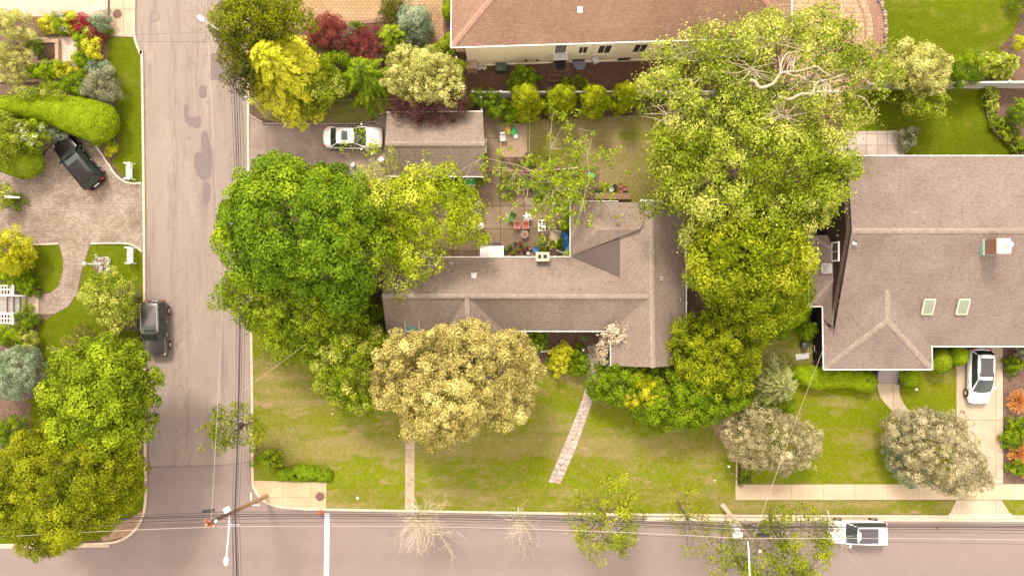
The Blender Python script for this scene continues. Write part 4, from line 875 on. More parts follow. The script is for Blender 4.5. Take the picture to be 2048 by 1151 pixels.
MB().box((P(943, 128, 1.2).x, P(943, 128, 1.2).y, .75), (.9, .9, 1.4)).build('stone_pier', brickw, nh, bevel=.03)
ant = MB(); a_ = Q(1583, 25, 8.6)
ant.tube([a_ + Vector((0, 0, -2.5)), a_], .025, 5)
for k in range(5): ant.tube([a_ + Vector((-.9 + .1 * k, .5 - .42 * k, 0)), a_ + Vector((.9 - .1 * k, .62 - .42 * k, .03))], .016, 4)
ant.tube([a_ + Vector((0, .8, 0)), a_ + Vector((0, -1.4, 0))], .022, 4); tag(ant.build('antenna', lgrey), 'grey rooftop television aerial at the right end of the terracotta roof', 'antenna')
# ---- right house
rh = thing('cape_house', 'large taupe shingled house with front hip wing and two skylights at right', 'house', P(1860, 520))
r_ = lambda x, y, z: P(x, y, z)
xW = 24.85
ridgeW = Vector((xW, 4.2, 6.1)); nW = Vector((xW, 9.72, 5.45)); sW = Vector((xW, -3.1, 3.42)); fE = P(1862, 691, 3.0); xE = 58
fl_ = P(1648, 737, 3.0); fr_ = P(1863, 737, 3.0); wl_ = P(1646, 612, 3.0)
slope = (6.1 - 3.0) / (4.2 + 4.48)
zs = lambda y: 3.0 + (y + 4.48) * slope
zp = 4.55; pk = P(1775, 640, zp); pk0 = Vector((pk.x, (zp - 3.0) / slope - 4.48, zp))
zL = 3.0 + (xW - fl_.x) * (zp - 3) / (pk.x - fl_.x); V0 = Vector((xW, (zL - 3) / slope - 4.48, zL))
roof_part(rh, [[nW, Vector((xE, 9.72, 5.45)), Vector((xE, 4.2, 6.1)), ridgeW],
               [ridgeW, Vector((xE, 4.2, 6.1)), Vector((xE, -4.48, 3.0)), fE, pk0, V0],
               [pk0, V0, Vector((xW, wl_.y, zL)), Vector((fl_.x, wl_.y, 3.0)), fl_, pk],
               [pk0, pk, fr_, fE], [pk, fl_, fr_]], shg_r)
caps(rh, [(ridgeW, Vector((xE, 4.2, 6.1))), (pk0, pk), (pk, fl_), (pk, fr_)], cap_m, .42)
# low side roof
s1 = P(1618, 470, 3.0); s2 = P(1618, 611, 3.0); s3 = P(1646, 611, 3.0); wallx = 24.0
s2w = Vector((wallx + .55, P(0, 560, 3).y, 3.95)); s1w = Vector((wallx + .55, P(0, 500, 3).y, 3.95)); s4 = Vector((wallx + .55, -2.95, 3.75)); s5 = P(1640, 470, 3.0)
roof_part(rh, [[s1, s2, s2w, s1w], [s2, s3, Vector((wl_.x, -2.4, 3.05)), s4, s2w], [s1, s1w, Vector((wallx + .55, P(0, 470, 3).y, 3.0))]], shg_r, 'side_roof')
caps(rh, [(s2w, s2), (s1w, s1)], cap_m, .32)
for pts in ([nW + Vector((0, .06, -.02)), Vector((xE, 9.78, 5.43))], [fE + Vector((0, -.06, 0)), Vector((xE, -4.54, 3.0))], [fE + Vector((.06, 0, 0)), fr_ + Vector((.06, -.06, 0)), fl_ + Vector((-.06, -.06, 0)), s3 + Vector((-.06, -.06, 0)), s2 + Vector((-.06, -.06, 0)), s1 + Vector((-.06, 0, 0))]): gutter(rh, pts)
walls(rh, [(xW + .35, 9.3), (xE - .4, 9.3), (xE - .4, -4.1), (fE.x - .35, -4.1), (fr_.x - .35, fr_.y + .4), (fl_.x + .4, fl_.y + .4), (fl_.x + .4, -3.0), (wallx + .5, -3.0), (wallx + .5, 9.3)], 2.8, shake)
uw = MB(); X = wallx + .5   # upper gable wall of brown shakes
gy = [(9.3, 2.8), (9.3, 5.35), (4.2, 5.98), (-3.0, 3.3), (-3.0, 2.8)]
uw.add([(X, y, z) for y, z in gy] + [(X + .3, y, z) for y, z in gy], [(0, 1, 2, 3, 4), (9, 8, 7, 6, 5)] + [(i, i + 5, (i + 1) % 5 + 5, (i + 1) % 5) for i in range(5)]); uw.build('gable_wall', shake, rh, uv=True)
window(rh, (X - .02, P(0, 503, 4.3).y, 4.35), 1.25, .95, PI, bars=1, fw=.12)
MB().prism([(P(1618, 470, 3).x + .4, P(0, 470, 3).y), (wallx + .5, P(0, 470, 3).y), (wallx + .5, P(0, 611, 3).y + .4), (P(1618, 470, 3).x + .4, P(0, 611, 3).y + .4)], 0, 2.8).build('side_wall', shake, rh)
skylight(rh, [P(1645, 528, 3.55), P(1663, 528, 3.9), P(1663, 545, 3.9), P(1645, 545, 3.55)], 0, lgrey, glass('dome', (.3, .27, .26), .15), .22)
for cx_ in (1857, 1926):
    ya, yb = P(0, 598, 4.4).y, P(0, 627, 4.0).y; za, zb = zs(ya) + .05, zs(yb) + .05; x_ = P(cx_, 0, 4.2).x
    skylight(rh, [(x_ - .4, ya, za), (x_ + .4, ya, za), (x_ + .4, yb, zb), (x_ - .4, yb, zb)], 0, plain('skylight_frame', (.5, .44, .33), .5), skyglass2, .2)
cq = P(2003, 492, 7.0); MB().box((cq.x, cq.y, 6.05), (.86, 1.0, 2.2)).build('chimney', brick, rh); MB().box((cq.x, cq.y, 7.2), (.94, 1.08, .16)).build('chimney_cap', plain('mortar_cap', (.62, .48, .36), .9, var=.15), rh)
cf = MB(); cf.lathe((cq.x + .2, cq.y + .1, 7.28), [(.13, 0), (.13, .3), (.19, .32), (.19, .38), (.05, .42)], 14); cf.box((cq.x + .28, cq.y - .25, 7.32), (.3, .3, .1)); cf.build('flue', white, rh); fsh = MB(); fsh.box((cq.x - .5, cq.y, 5.72), (.14, 1.15, .34)); fsh.box((cq.x, cq.y - .55, 5.38), (.98, .1, .2)); fsh.build('flashing', copper, rh)
vc = P(1709, 486, 6.0); MB().box((vc.x, vc.y, 6.0), (.3, .22, .1)).build('vent', white, rh); MB().tube([(vc.x + .06, vc.y + .1, 5.9), (vc.x + .06, vc.y + .1, 6.25)], .055, 8).build('vent_pipe', black, rh)
MB().tube([P(1669, 613, 3.5), P(1676, 600, 3.7), P(1672, 592, 3.9)], .05, 6).tube([P(1668, 598, 3.7), P(1673, 607, 3.6)], .04, 5).build('downspout', white, rh)
# front steps with railings
sp0 = P(1777, 752, .4); stp = thing('entrance_steps', 'grey front steps with black iron railings under the hip roofed wing', 'steps', (sp0.x, P(0, 770, .1).y, G)); yb_ = P(0, 770, .13).y
for k in range(4): MB().box((sp0.x, yb_ + .2 + (k * .28 + 2.4) / 2 + k * .14, .1 + .15 * k + .02), (1.85, 2.4 - k * .0, .17)).build('step', plain('slate_step', (.30, .25, .24), .7, var=.1), stp)
for sx, xx in ((-1, P(1752, 755, 1.0).x), (1, P(1806, 755, 1.0).x)):
    rb_ = MB(); yt = yb_ + 1.9; rb_.tube([(xx, yb_ + .1, 1.05), (xx, yt, 1.45)], .035, 5); rb_.tube([(xx, yb_ + .1, .3), (xx, yt, .7)], .025, 5)
    for k in range(10): y = yb_ + .1 + k * .2; rb_.tube([(xx, y, .15 + .04 * k), (xx, y, 1.05 + .04 * k)], .03, 4)
    rb_.build('railing', dgrey, stp)
gd = P(1958, 691, 2).x; MB().box((gd, -4.06, 1.2), (2.6, .06, 2.2)).build('garage_door', white, rh)
# ---- far left house entrance: steps, landing, lattice rails
sl_ = thing('porch_steps', 'grey porch steps with pale landing and white lattice rails at left edge', 'steps', P(30, 606))
MB().prism(px([(52, 586), (77, 586), (77, 628), (52, 628)], .2), .05, .2).build('landing', drivec_m, sl_)
for k in range(4): a = 52 - k * 13; MB().prism(px([(a - 13 - 400 * (k == 3), 588), (a, 588), (a, 626), (a - 13 - 400 * (k == 3), 626)], .35 + .16 * k), .05, .35 + .16 * k).build('step', plain('grey_step', (.26 - .02 * (k % 2), .22, .20), .8), sl_)
for y in (571, 628):
    la = MB(); z = 1.3
    for yy in (y, y + 8, y + 18): la.tube([P(-40, yy, z), P(27, yy, z)], .05, 4)
    for xx in range(-40, 30, 6): la.tube([P(xx, y, z + .03), P(xx, y + 18, z + .03)], .03, 4)
    la.box(P(26, y + 9, z), (.12, .95, .12)); la.tube([P(0, y + (20 if y < 600 else -2), .9), P(52, y + (20 if y < 600 else -2), .7)], .06, 4); la.tube([P(26, y + 2, 0), P(27, y + 2, z)], .05, 4); la.build('lattice_rail', white, sl_)
# ---- fences
def fence(name, label, p0, p1, h, mat, posts, capw=.13, pm=None, group=None):
    a = P(*p0, h); b = P(*p1, h); d = b - a; m = (a + b) / 2; ang = math.atan2(d.y, d.x); t = thing(name, label, 'fence', (m.x, m.y, G), group=group)
    pn = MB(); pn.box((m.x, m.y, h / 2 + .1), (d.length, .05, h - .25), ang); pn.box((m.x, m.y, h - .02), (d.length, capw, .07), ang); pn.box((m.x, m.y, .35), (d.length, .09, .14), ang)
    n = int(d.length / .18); nx = Vector((-math.sin(ang), math.cos(ang), 0))
    for k in range(n): q = a + d * (k + .5) / n; pn.box((q.x, q.y, h / 2 + .1), (.012, .07, h - .3), ang)
    pn.build('panel', mat, t)
    for k in range(posts): q = a + d * k / max(1, posts - 1); MB().box((q.x, q.y, (h + .1) / 2), (.14, .14, h + .1), ang).box((q.x, q.y, h + .12), (.2, .2, .06), ang).build('post', mat, t)
vinyl = plain('white_vinyl', (.64, .60, .55), .5, var=.05)
fence('garden_fence', 'white vinyl fence behind the four arborvitae below the cream stucco house', (945, 184), (1680, 182), 1.8, vinyl, 14)
fence('garden_fence', 'white vinyl fence crossing the right back yards below the golden shrub', (1735, 167), (2300, 161), 1.8, vinyl, 7)
fence('garden_fence', 'short white fence run between the garage corner and the long back fence', (962, 196), (964, 240), 1.8, vinyl, 2)
# ================================================================ TREES AND PLANTS
def T(label, lobes, mat, seed, **k): return tree('broadleaf_tree', label, 'tree', lobes, LM[mat], seed=seed, **k)
# lobes: (px, py, rx, ry, zc, rz)
T('big dense bright green maple beside the street, left of the garage driveway', [(560, 400, 85, 75, 8.2, 3.6), (648, 412, 78, 58, 7.8, 3.0), (530, 470, 95, 80, 7.4, 3.6), (630, 490, 98, 88, 8.4, 4.2), (590, 440, 105, 100, 9.4, 4.0), (640, 550, 90, 55, 6.4, 2.8), (570, 350, 50, 35, 6.8, 2.2), (682, 472, 42, 80, 6.5, 2.8)], 'maple', 11, base=(640, 480), sp=1.0, size=.25, dens=62, trunkr=.32)
T('feathery yellow green tree overhanging the street kerb below the bright maple', [(495, 575, 58, 38, 5.6, 1.5), (560, 615, 80, 52, 5.8, 1.8), (625, 645, 68, 48, 5.2, 1.7), (515, 620, 50, 35, 5.0, 1.5), (590, 685, 48, 32, 4.4, 1.3), (685, 615, 55, 45, 5.0, 1.6), (465, 590, 36, 22, 5.2, 1.1), (640, 690, 36, 26, 4.0, 1.2)], 'lime', 12, base=(640, 620), sp=.62, size=.19, dens=84, keep=.95, fill=.5, ragged=.4, trunkr=.14, pr=.7, zmin=-.2, aspect=.5)
T('rounded olive green tree on the front lawn left of the golden maple', [(690, 720, 55, 55, 4.6, 2.2), (720, 775, 45, 45, 4.2, 2.0), (675, 765, 42, 40, 3.8, 1.8), (715, 690, 40, 32, 4.2, 1.6)], 'yg', 13, base=(715, 720), sp=.62, size=.19, dens=80, trunkr=.14, fill=.35)
T('huge golden tan maple in front of the ranch house roof', [(835, 730, 80, 62, 6.6, 2.8), (930, 705, 62, 52, 6.8, 2.4), (1005, 745, 72, 68, 6.6, 2.7), (900, 790, 95, 72, 7.2, 3.2), (985, 800, 70, 52, 6.2, 2.6), (870, 840, 60, 40, 5.6, 2.2), (905, 680, 30, 28, 6.6, 1.6), (800, 770, 50, 50, 6.0, 2.2)], 'gold', 14, base=(930, 745), sp=.72, size=.185, dens=98, trunkr=.3, pr=.68, fill=.35, aspect=.7, rough=.16)
T('yellow green tree with bare grey twigs over the garage and patio', [(850, 408, 78, 56, 7.2, 2.2), (905, 430, 46, 50, 6.6, 2.0), (800, 400, 52, 42, 6.8, 1.8), (835, 500, 42, 46, 6.0, 1.9), (880, 364, 36, 16, 6.2, 1.1), (785, 460, 34, 50, 5.6, 1.7), (930, 455, 30, 32, 5.6, 1.4)], 'airy', 15, base=(840, 420), sp=.85, size=.21, dens=60, trunkr=.2, bk=barkp, keep=.86, tw=140, ragged=.25, nl=16, fill=.22)
T('loose light green lower boughs reaching over the garage driveway', [(755, 330, 30, 45, 5.2, 1.2), (735, 300, 25, 20, 5.0, .8), (790, 540, 28, 45, 5.4, 1.3), (770, 490, 34, 34, 5.2, 1.4)], 'airy', 16, base=(765, 400), sp=.75, size=.19, dens=34, keep=.65, fill=.03, trunkr=.12, bk=barkp, tw=120, nl=14, ragged=.3)
# sparse walnut-like tree over the patio
bare_tree('broadleaf_tree', 'thin open tree with sparse lime leaf clusters over the patio', (1108, 372), (1100, 350), 2.2, 6.0, (2.6, 1.7, .5), barkp, 17, n=12, leaf=LM['lime'], lsize=.19, ln=20, r0=.085)
# right tree group
T('tall pale tree with thick bare cream limbs behind the right fence', [(1400, 130, 85, 68, 9.0, 2.6), (1500, 110, 90, 60, 9.6, 2.8), (1600, 110, 90, 70, 9.8, 3.0), (1690, 160, 80, 60, 9.2, 2.4), (1352, 200, 60, 66, 8.2, 2.6), (1440, 210, 100, 75, 9.0, 3.0), (1560, 200, 100, 70, 9.0, 3.0), (1660, 210, 70, 50, 8.2, 2.2), (1740, 150, 45, 42, 8.4, 1.8), (1650, 60, 60, 35, 8.8, 1.6), (1338, 150, 34, 32, 7.6, 1.6)], 'pale', 18, base=(1520, 210), sp=1.0, size=.21, dens=48, keep=.78, fill=.2, trunkr=.36, bk=barkp, nl=26, tw=260, twr=.035, ragged=.45, top=(1540, 180, 5.5))
pt_ = [o for o in SC.collection.objects if o.get('label', '').startswith('tall pale tree')][0]
for k, (zz, r0, pts) in enumerate(((13.1, .16, [(1500, 160), (1510, 163), (1520, 175), (1545, 168), (1553, 158), (1563, 146), (1580, 143), (1602, 141), (1632, 133), (1645, 142), (1662, 152)]), (13.2, .12, [(1560, 148), (1562, 130), (1566, 118), (1576, 106), (1592, 104)]), (13.1, .10, [(1570, 144), (1588, 152), (1600, 152), (1612, 160)]),
    (12.8, .15, [(1556, 193), (1580, 198), (1602, 188), (1625, 186), (1630, 170), (1642, 162), (1668, 156), (1690, 147)]), (12.8, .09, [(1622, 186), (1632, 191), (1642, 192)]), (11.2, .06, [(1715, 192), (1728, 196), (1736, 208), (1745, 222)]), (13.2, .07, [(1586, 143), (1588, 125), (1590, 112)]), (13.3, .05, [(1561, 140), (1559, 125), (1557, 112)]))):
    mb = MB(); q_ = smoothpts(pts, 4); mb.tube([P(x, y, zz - .35 * abs(i / len(q_) - .3)) for i, (x, y) in enumerate(q_)], [r0 * .72 * (1 - .75 * i / len(q_)) for i in range(len(q_))], 6); mb.build('limb', barkp, pt_, smooth=True)
rq = random.Random(8); mb = MB()
for k in range(90):
    a = rq.uniform(0, 6.28); bx, by = rq.choice(((1338, 232), (1500, 140), (1580, 125), (1650, 170), (1560, 230))); l = rq.uniform(25, 60); z = 10.6 if bx < 1400 else 12.8
    p0 = P(bx + rq.uniform(-12, 12), by + rq.uniform(-12, 12), z - .4); mb.tube([p0, P(bx + l * .5 * math.cos(a) + rq.uniform(-5, 5), by + l * .45 * math.sin(a) + rq.uniform(-5, 5), z + .1), P(bx + l * math.cos(a), by + l * .8 * math.sin(a), z - .2)], [.03, .022, .01], 3, False)
tag(mb.build('twigs', barkp, pt_), kind='stuff')
T('broad yellow green tree overlapping the back lawn right of the patio', [(1420, 300, 95, 70, 8.6, 3.2), (1520, 310, 105, 80, 9.6, 3.6), (1620, 340, 80, 80, 8.6, 3.0), (1400, 390, 72, 60, 7.4, 2.6), (1480, 400, 105, 75, 8.8, 3.4), (1598, 405, 78, 56, 8.0, 2.8), (1350, 300, 35, 45, 6.6, 1.8)], 'yg', 19, base=(1500, 380), sp=.95, size=.23, dens=58, trunkr=.34, ragged=.4, keep=.93, tw=120, twr=.03)
T('star leaved mid green maple between the two grey roofed houses', [(1490, 500, 92, 80, 8.6, 3.4), (1560, 515, 56, 66, 8.2, 2.8), (1454, 500, 50, 60, 7.4, 2.6), (1525, 590, 70, 48, 6.8, 2.6), (1464, 575, 42, 38, 6.0, 2.2)], 'star', 20, base=(1490, 530), sp=.9, size=.32, dens=36, trunkr=.3, aspect=.42, fill=.5, jit=.7, pr=.8)
T('dark green rounded tree by the ranch house lower right corner', [(1400, 690, 50, 52, 4.2, 2.0), (1460, 680, 60, 60, 4.6, 2.2), (1430, 740, 70, 50, 4.2, 2.0), (1480, 640, 45, 38, 4.2, 1.8)], 'dgreen', 21, base=(1440, 680), sp=.58, size=.18, dens=84, trunkr=.15, fill=.4)
T('bright green bush tree spreading under the ranch house gable', [(1240, 765, 50, 38, 2.4, 1.5), (1215, 770, 38, 32, 2.1, 1.3), (1340, 800, 70, 50, 2.9, 1.9), (1400, 790, 60, 50, 3.2, 1.9), (1310, 745, 60, 25, 2.2, 1.4), (1380, 830, 48, 24, 2.2, 1.4), (1440, 790, 40, 40, 3.0, 1.6)], 'mid', 22, base=(1350, 790), sp=.55, size=.17, dens=92, trunkr=.1, fill=.4)
shrub('shrub', 'golden yellow bush growing out of the bright green bush by the gable', [(1305, 785, 27, 26, 3.1, 1.3), (1290, 765, 20, 18, 2.9, 1.0), (1270, 800, 20, 14, 2.7, .8)], LM['bright'], seed=23)
shrub('shrub', 'soft green understorey bush filling between dark tree and right neighbour', [(1555, 630, 40, 40, 2.6, 1.2), (1590, 600, 30, 30, 2.4, 1.1), (1500, 640, 40, 30, 2.6, 1.2)], LM['mid'], seed=24, sp=.6, size=.16, dens=90)
# left street trees
T('bright yellow green maple overhanging the left kerb behind the dark suv', [(195, 725, 78, 46, 7.4, 2.4), (238, 752, 48, 40, 7.0, 2.0), (150, 770, 55, 55, 6.6, 2.2), (200, 800, 80, 65, 7.6, 3.0), (180, 870, 75, 50, 6.6, 2.5), (250, 830, 42, 55, 6.2, 2.0), (140, 832, 34, 32, 6.0, 1.6)], 'lime', 25, base=(265, 850), sp=.82, size=.22, dens=78, trunkr=.24, fill=.4, aspect=.72, pr=.74)
T('wide olive green maple at the corner of street and road, bottom left', [(70, 960, 85, 72, 7.0, 2.8), (150, 950, 82, 70, 7.6, 3.0), (130, 1020, 85, 65, 7.0, 2.8), (30, 1010, 70, 60, 6.4, 2.5), (210, 970, 60, 55, 6.4, 2.3), (70, 912, 52, 36, 6.2, 2.0), (100, 1080, 42, 24, 5.2, 1.6), (88, 880, 30, 20, 5.4, 1.4)], 'olive', 26, base=(200, 985), sp=.72, size=.19, dens=82, trunkr=.26, fill=.38)
# bottom street trees
T('small thin green street tree under the cables on the left street kerb', [(455, 840, 38, 30, 4.6, 1.1), (490, 850, 32, 28, 4.4, 1.0), (445, 880, 28, 28, 4.2, 1.0), (470, 860, 38, 30, 4.9, 1.1), (430, 850, 20, 18, 4.4, .8)], 'dgreen', 27, base=(512, 840), sp=.7, size=.19, dens=40, keep=.72, fill=.15, trunkr=.09, tw=90, ragged=.3, top=(488, 850, 2.6))
T('sparse green street tree on the road kerb in line with the curved path', [(1205, 1010, 50, 36, 6.2, 1.6), (1215, 1060, 55, 42, 6.4, 1.7), (1180, 1050, 36, 42, 5.8, 1.4), (1250, 1055, 32, 38, 5.8, 1.4), (1215, 1100, 34, 20, 5.4, 1.1), (1225, 985, 45, 24, 5.6, 1.2)], 'star', 28, base=(1190, 1000), sp=.68, size=.17, dens=46, keep=.72, fill=.1, trunkr=.13, tw=140, ragged=.3)
T('very thin green street tree just left of the grey utility pole', [(1375, 1010, 30, 24, 5.4, 1.0), (1390, 1045, 30, 28, 5.4, 1.0), (1380, 1080, 26, 26, 5.2, .9), (1365, 1040, 24, 20, 5.0, .8)], 'olive', 29, base=(1355, 1000), sp=.75, size=.18, dens=34, keep=.6, fill=.05, trunkr=.08, tw=90, ragged=.3)
T('full green street tree around the grey utility pole beside the white suv', [(1590, 1060, 56, 42, 5.6, 1.6), (1530, 1100, 65, 42, 4.6, 1.3), (1600, 1110, 52, 38, 5.9, 1.6), (1460, 1110, 42, 30, 4.4, 1.1), (1640, 1070, 30, 34, 5.2, 1.2), (1560, 1150, 60, 26, 5.4, 1.4), (1450, 1055, 16, 14, 4.6, .7)], 'dgreen', 30, base=(1545, 1015), sp=.68, size=.17, dens=56, keep=.8, fill=.15, trunkr=.15, tw=120, ragged=.25, top=(1540, 1050, 3.0))
bare_tree('bare_tree', 'leafless pale street tree above the stop line side of the road', (825, 1005), (848, 1065), 1.6, 5.2, (.95, .85, .35), barkw, 31, n=30, r0=.06, kids=4, maxl=.72)
bare_tree('bare_tree', 'tiny leafless sapling on the road kerb between two street trees', (1036, 1012), (1042, 1055), 1.2, 4.0, (.35, .6, .3), barkw, 32, n=14, r0=.05, kids=3)
bare_tree('bare_tree', 'leafless pale twigs sticking out beside the parked white suv', (1655, 1020), (1690, 1090), 1.0, 3.4, (.7, .5, .3), barkw, 33, n=5, r0=.05, kids=2)
# top-left cluster beside the north driveway
conifer('conifer', 'large golden yellow cypress with drooping sprays near the top left corner', 'conifer', 552, 132, 102, 98, 3.0, 9.0, LM['bright'], seed=41, nb=150, dens=48, blade=.3, droop=.42, asp=.4, wid=.36, shape=.75)
T('dark olive pine leaning over the street beside the golden cypress', [(485, 60, 48, 46, 6.8, 2.2), (480, 115, 34, 38, 6.0, 1.8), (495, 140, 40, 36, 5.6, 2.0), (520, 30, 55, 38, 7.0, 2.0)], 'dark', 42, base=(525, 100), sp=.7, size=.22, dens=62, trunkr=.2, aspect=.3, ragged=.4)
T('sandy green tree above the golden cypress at the top edge', [(475, 40, 40, 34, 8.0, 1.6), (530, 10, 60, 30, 8.0, 1.8), (575, 35, 40, 30, 7.4, 1.6)], 'olive', 43, base=(540, 60), sp=.7, size=.2, dens=58, trunkr=.15, aspect=.4, ragged=.4)
T('yellow green low tree right of the golden cypress above the driveway verge', [(625, 188, 32, 28, 3.0, 1.3), (655, 175, 32, 30, 3.2, 1.3), (590, 205, 30, 20, 2.4, 1.0)], 'yg', 44, base=(615, 180), sp=.6, size=.19, dens=66, trunkr=.1)
shrub('shrub', 'green bush between the round red maple and the spiky conifer', [(665, 130, 28, 26, 2.4, 1.1), (690, 118, 20, 20, 2.0, .9), (685, 165, 26, 24, 2.2, 1.0), (650, 105, 16, 14, 1.6, .7)], LM['mid'], seed=45, sp=.5, size=.16, dens=110)
for lab, lb, sd_ in (('domed dark red japanese maple beside the ochre paver driveway', [(655, 60, 35, 30, 2.6, 1.6), (645, 75, 24, 20, 2.0, 1.1)], 46), ('smaller dark red japanese maple behind the spiky green conifer', [(728, 88, 32, 28, 2.1, 1.2), (705, 105, 18, 22, 1.8, 1.0)], 47)):
    tree('japanese_maple', lab, 'tree', lb, LM['redl'], seed=sd_, sp=.42, size=.13, dens=190, trunkr=.08, group=None, aspect=.35)
T('purple leaved plum tree spilling over the garage roof edge', [(830, 212, 48, 20, 3.6, 1.1), (870, 210, 45, 22, 3.6, 1.1), (905, 190, 30, 30, 3.4, 1.2), (850, 222, 30, 14, 3.9, .7)], 'purple', 48, base=(850, 200), sp=.5, size=.15, dens=90, keep=.82, trunkr=.08, aspect=.45, ragged=.3)
conifer('conifer', 'dark green spiky conifer with long needle sprays above the driveway verge', 'conifer', 735, 155, 70, 68, 1.2, 6.4, LM['mid'], seed=49, nb=90, dens=48, blade=.26, droop=.25, asp=.22, wid=.16, shape=.7)
conifer('juniper', 'bright yellow green juniper with flat fans beside the round blue spruce', 'juniper', 790, 78, 56, 52, .8, 4.4, LM['lime'], seed=50, nb=60, dens=44, blade=.24, droop=.15, asp=.35, wid=.34)
shrub('blue_spruce', 'round blue spruce at the edge of the ochre paver driveway', [(826, 45, 34, 32, 2.2, 1.9), (832, 52, 30, 30, 1.6, 1.5)], LM['blue'], seed=51, cat='spruce', sp=.42, size=.15, dens=150, aspect=.35)
shrub('shrub', 'dark green bush behind the round blue spruce at the top edge', [(785, 22, 24, 22, 2.2, 1.3)], LM['dark'], seed=52, aspect=.4)
T('pale yellow flowering maple above the garage roof', [(815, 140, 45, 40, 4.6, 1.8), (860, 145, 52, 42, 4.8, 2.0), (880, 170, 38, 30, 4.4, 1.5), (840, 175, 45, 26, 4.2, 1.4), (820, 120, 30, 24, 4.2, 1.3)], 'palegold', 53, base=(845, 160), sp=.48, size=.15, dens=130, trunkr=.12, fill=.4, pr=.62)
shrub('shrub', 'small lime green bush right of the pale yellow maple', [(905, 145, 22, 24, 3.0, 1.2), (880, 105, 20, 14, 3.0, 1.0)], LM['lime'], seed=54, size=.14)
shrub('shrub', 'tiny silver leaved bush between the two red japanese maples', [(696, 68, 10, 18, 1.0, .5)], LM['blue'], seed=55, sp=.25, size=.1)
for i, (x, y, r_p, w_) in enumerate(((708, 52, 8, 'at left'), (727, 55, 7, 'at right'))): shrub('shrub', 'small round green bush on the strip beside the ochre pavers, ' + w_, [(x, y, r_p, r_p * .9, .4, .4)], LM['mid'], seed=56 + i, sp=.22, size=.09, dens=400)
# four arborvitae
for i, (x, y, rx, ry, h) in enumerate(((1053, 206, 28, 34, 4.6), (1118, 206, 25, 32, 4.4), (1181, 205, 26, 34, 4.6), (1241, 199, 22, 30, 4.3))):
    c = P(x, y, 2.0); s = (H - 2) / K; R = rx * s; lb = []
    b = P(x, y + 8, G); L = []
    for k, (f, g) in enumerate(((.18, 1.0), (.4, .92), (.62, .72), (.82, .46), (.95, .22))): z = h * f; L.append((1024 + (b.x) * K / (H - z - .2), 575.5 - b.y * K / (H - z - .2), rx * g, rx * g * 1.02, z, h * .2))
    dense('arborvitae', ('first and largest arborvitae from the left in front of the white fence', 'second arborvitae from the left in front of the white fence', 'third arborvitae from the left in front of the white fence', 'rightmost and smallest arborvitae touching the big pale tree')[i], L, LM['arb'], seed=60 + i, cat='arborvitae', group='arborvitae in a row along the back fence', size=.15, dens=210, sp=.4, aspect=.42)
shrub('shrub', 'loose green shrub beside the white fence post behind the garage', [(960, 200, 22, 16, 1.6, .9), (990, 205, 26, 18, 1.5, .9), (1010, 225, 18, 24, 1.2, .8)], LM['mid'], seed=66, keep=.8)
shrub('shrub', 'leafy shrub behind the fence against the brown paver patio', [(1050, 152, 20, 18, 1.8, .9), (1032, 170, 16, 10, 1.5, .6)], LM['mid'], seed=67, keep=.85, size=.15)
shrub('shrub', 'low green shrub behind the fence above the third arborvitae', [(1155, 170, 22, 8, 1.3, .5)], LM['mid'], seed=68)
for i, (x, y) in enumerate(((899, 20), (902, 82))): clipped('shrub', ('clipped green hedge shrub against the terracotta roofed house, upper one', 'clipped green hedge shrub at the house corner, lower one')[i], [(x - 4, y, 11, 20, .9, .8)], LM['hedge'], seed=69 + i, cat='shrub')
# right back yards
tree('broadleaf_tree', 'rounded golden green tree straddling the right white fence', 'tree', [(1840, 130, 52, 38, 3.6, 1.6), (1825, 120, 38, 30, 3.4, 1.4), (1860, 150, 40, 34, 3.2, 1.4), (1810, 145, 24, 24, 2.8, 1.0)], LM['palegold'], seed=71, sp=.5, size=.16, dens=110, trunkr=.1)
T('loose yellow green shrub tree hanging below the right white fence', [(1850, 205, 36, 26, 2.4, 1.0), (1830, 180, 28, 20, 2.6, 1.0), (1868, 185, 24, 18, 2.4, .9)], 'yg', 72, base=(1848, 185), sp=.55, size=.17, dens=70, keep=.8, trunkr=.06, ragged=.25)
shrub('shrub', 'rounded bright green bush right of the golden tree by the fence', [(1935, 135, 33, 28, 1.8, 1.2), (1915, 145, 22, 18, 1.5, 1.0)], LM['mid'], seed=73)
conifer('conifer', 'pale green feathery conifer at the right end of the fence', 'conifer', 2005, 130, 58, 42, .4, 3.0, LM['yg'], seed=74, nb=80, dens=52, blade=.2, droop=.25, asp=.35, wid=.3)
shrub('azalea', 'small pink flowering azalea between golden tree and green bush', [(1898, 122, 7, 13, .9, .4)], LM['redl'], seed=75, cat='flowers', sp=.22, size=.09, dens=300)
shrub('shrub', 'yellow flowered plant at the right edge beside the feathery conifer', [(2042, 88, 12, 8, 1.0, .4)], LM['bright'], seed=76)
shrub('hosta', 'pale variegated hosta clump in the right bed under the fence', [(1985, 190, 13, 12, .5, .35), (1986, 212, 12, 14, .5, .35)], LM['pale'], seed=77, cat='plant', sp=.3, size=.2, dens=90)
shrub('hosta', 'row of green hostas curving along the right flower bed edge', [(1995, 245, 14, 12, .45, .3), (2008, 258, 15, 13, .45, .3), (2022, 272, 14, 12, .45, .3), (2040, 288, 16, 14, .5, .35)], LM['lime'], seed=78, cat='plant', sp=.3, size=.17, dens=110)
shrub('shrub', 'dense green shrub cut by the right edge above the hosta row', [(2042, 222, 16, 22, 1.3, .8), (2030, 235, 12, 10, .9, .5)], LM['mid'], seed=79)
shrub('shrub', 'dark green bush in the top right corner of the lush lawn', [(2040, 2, 14, 12, .9, .6)], LM['mid'], seed=80)
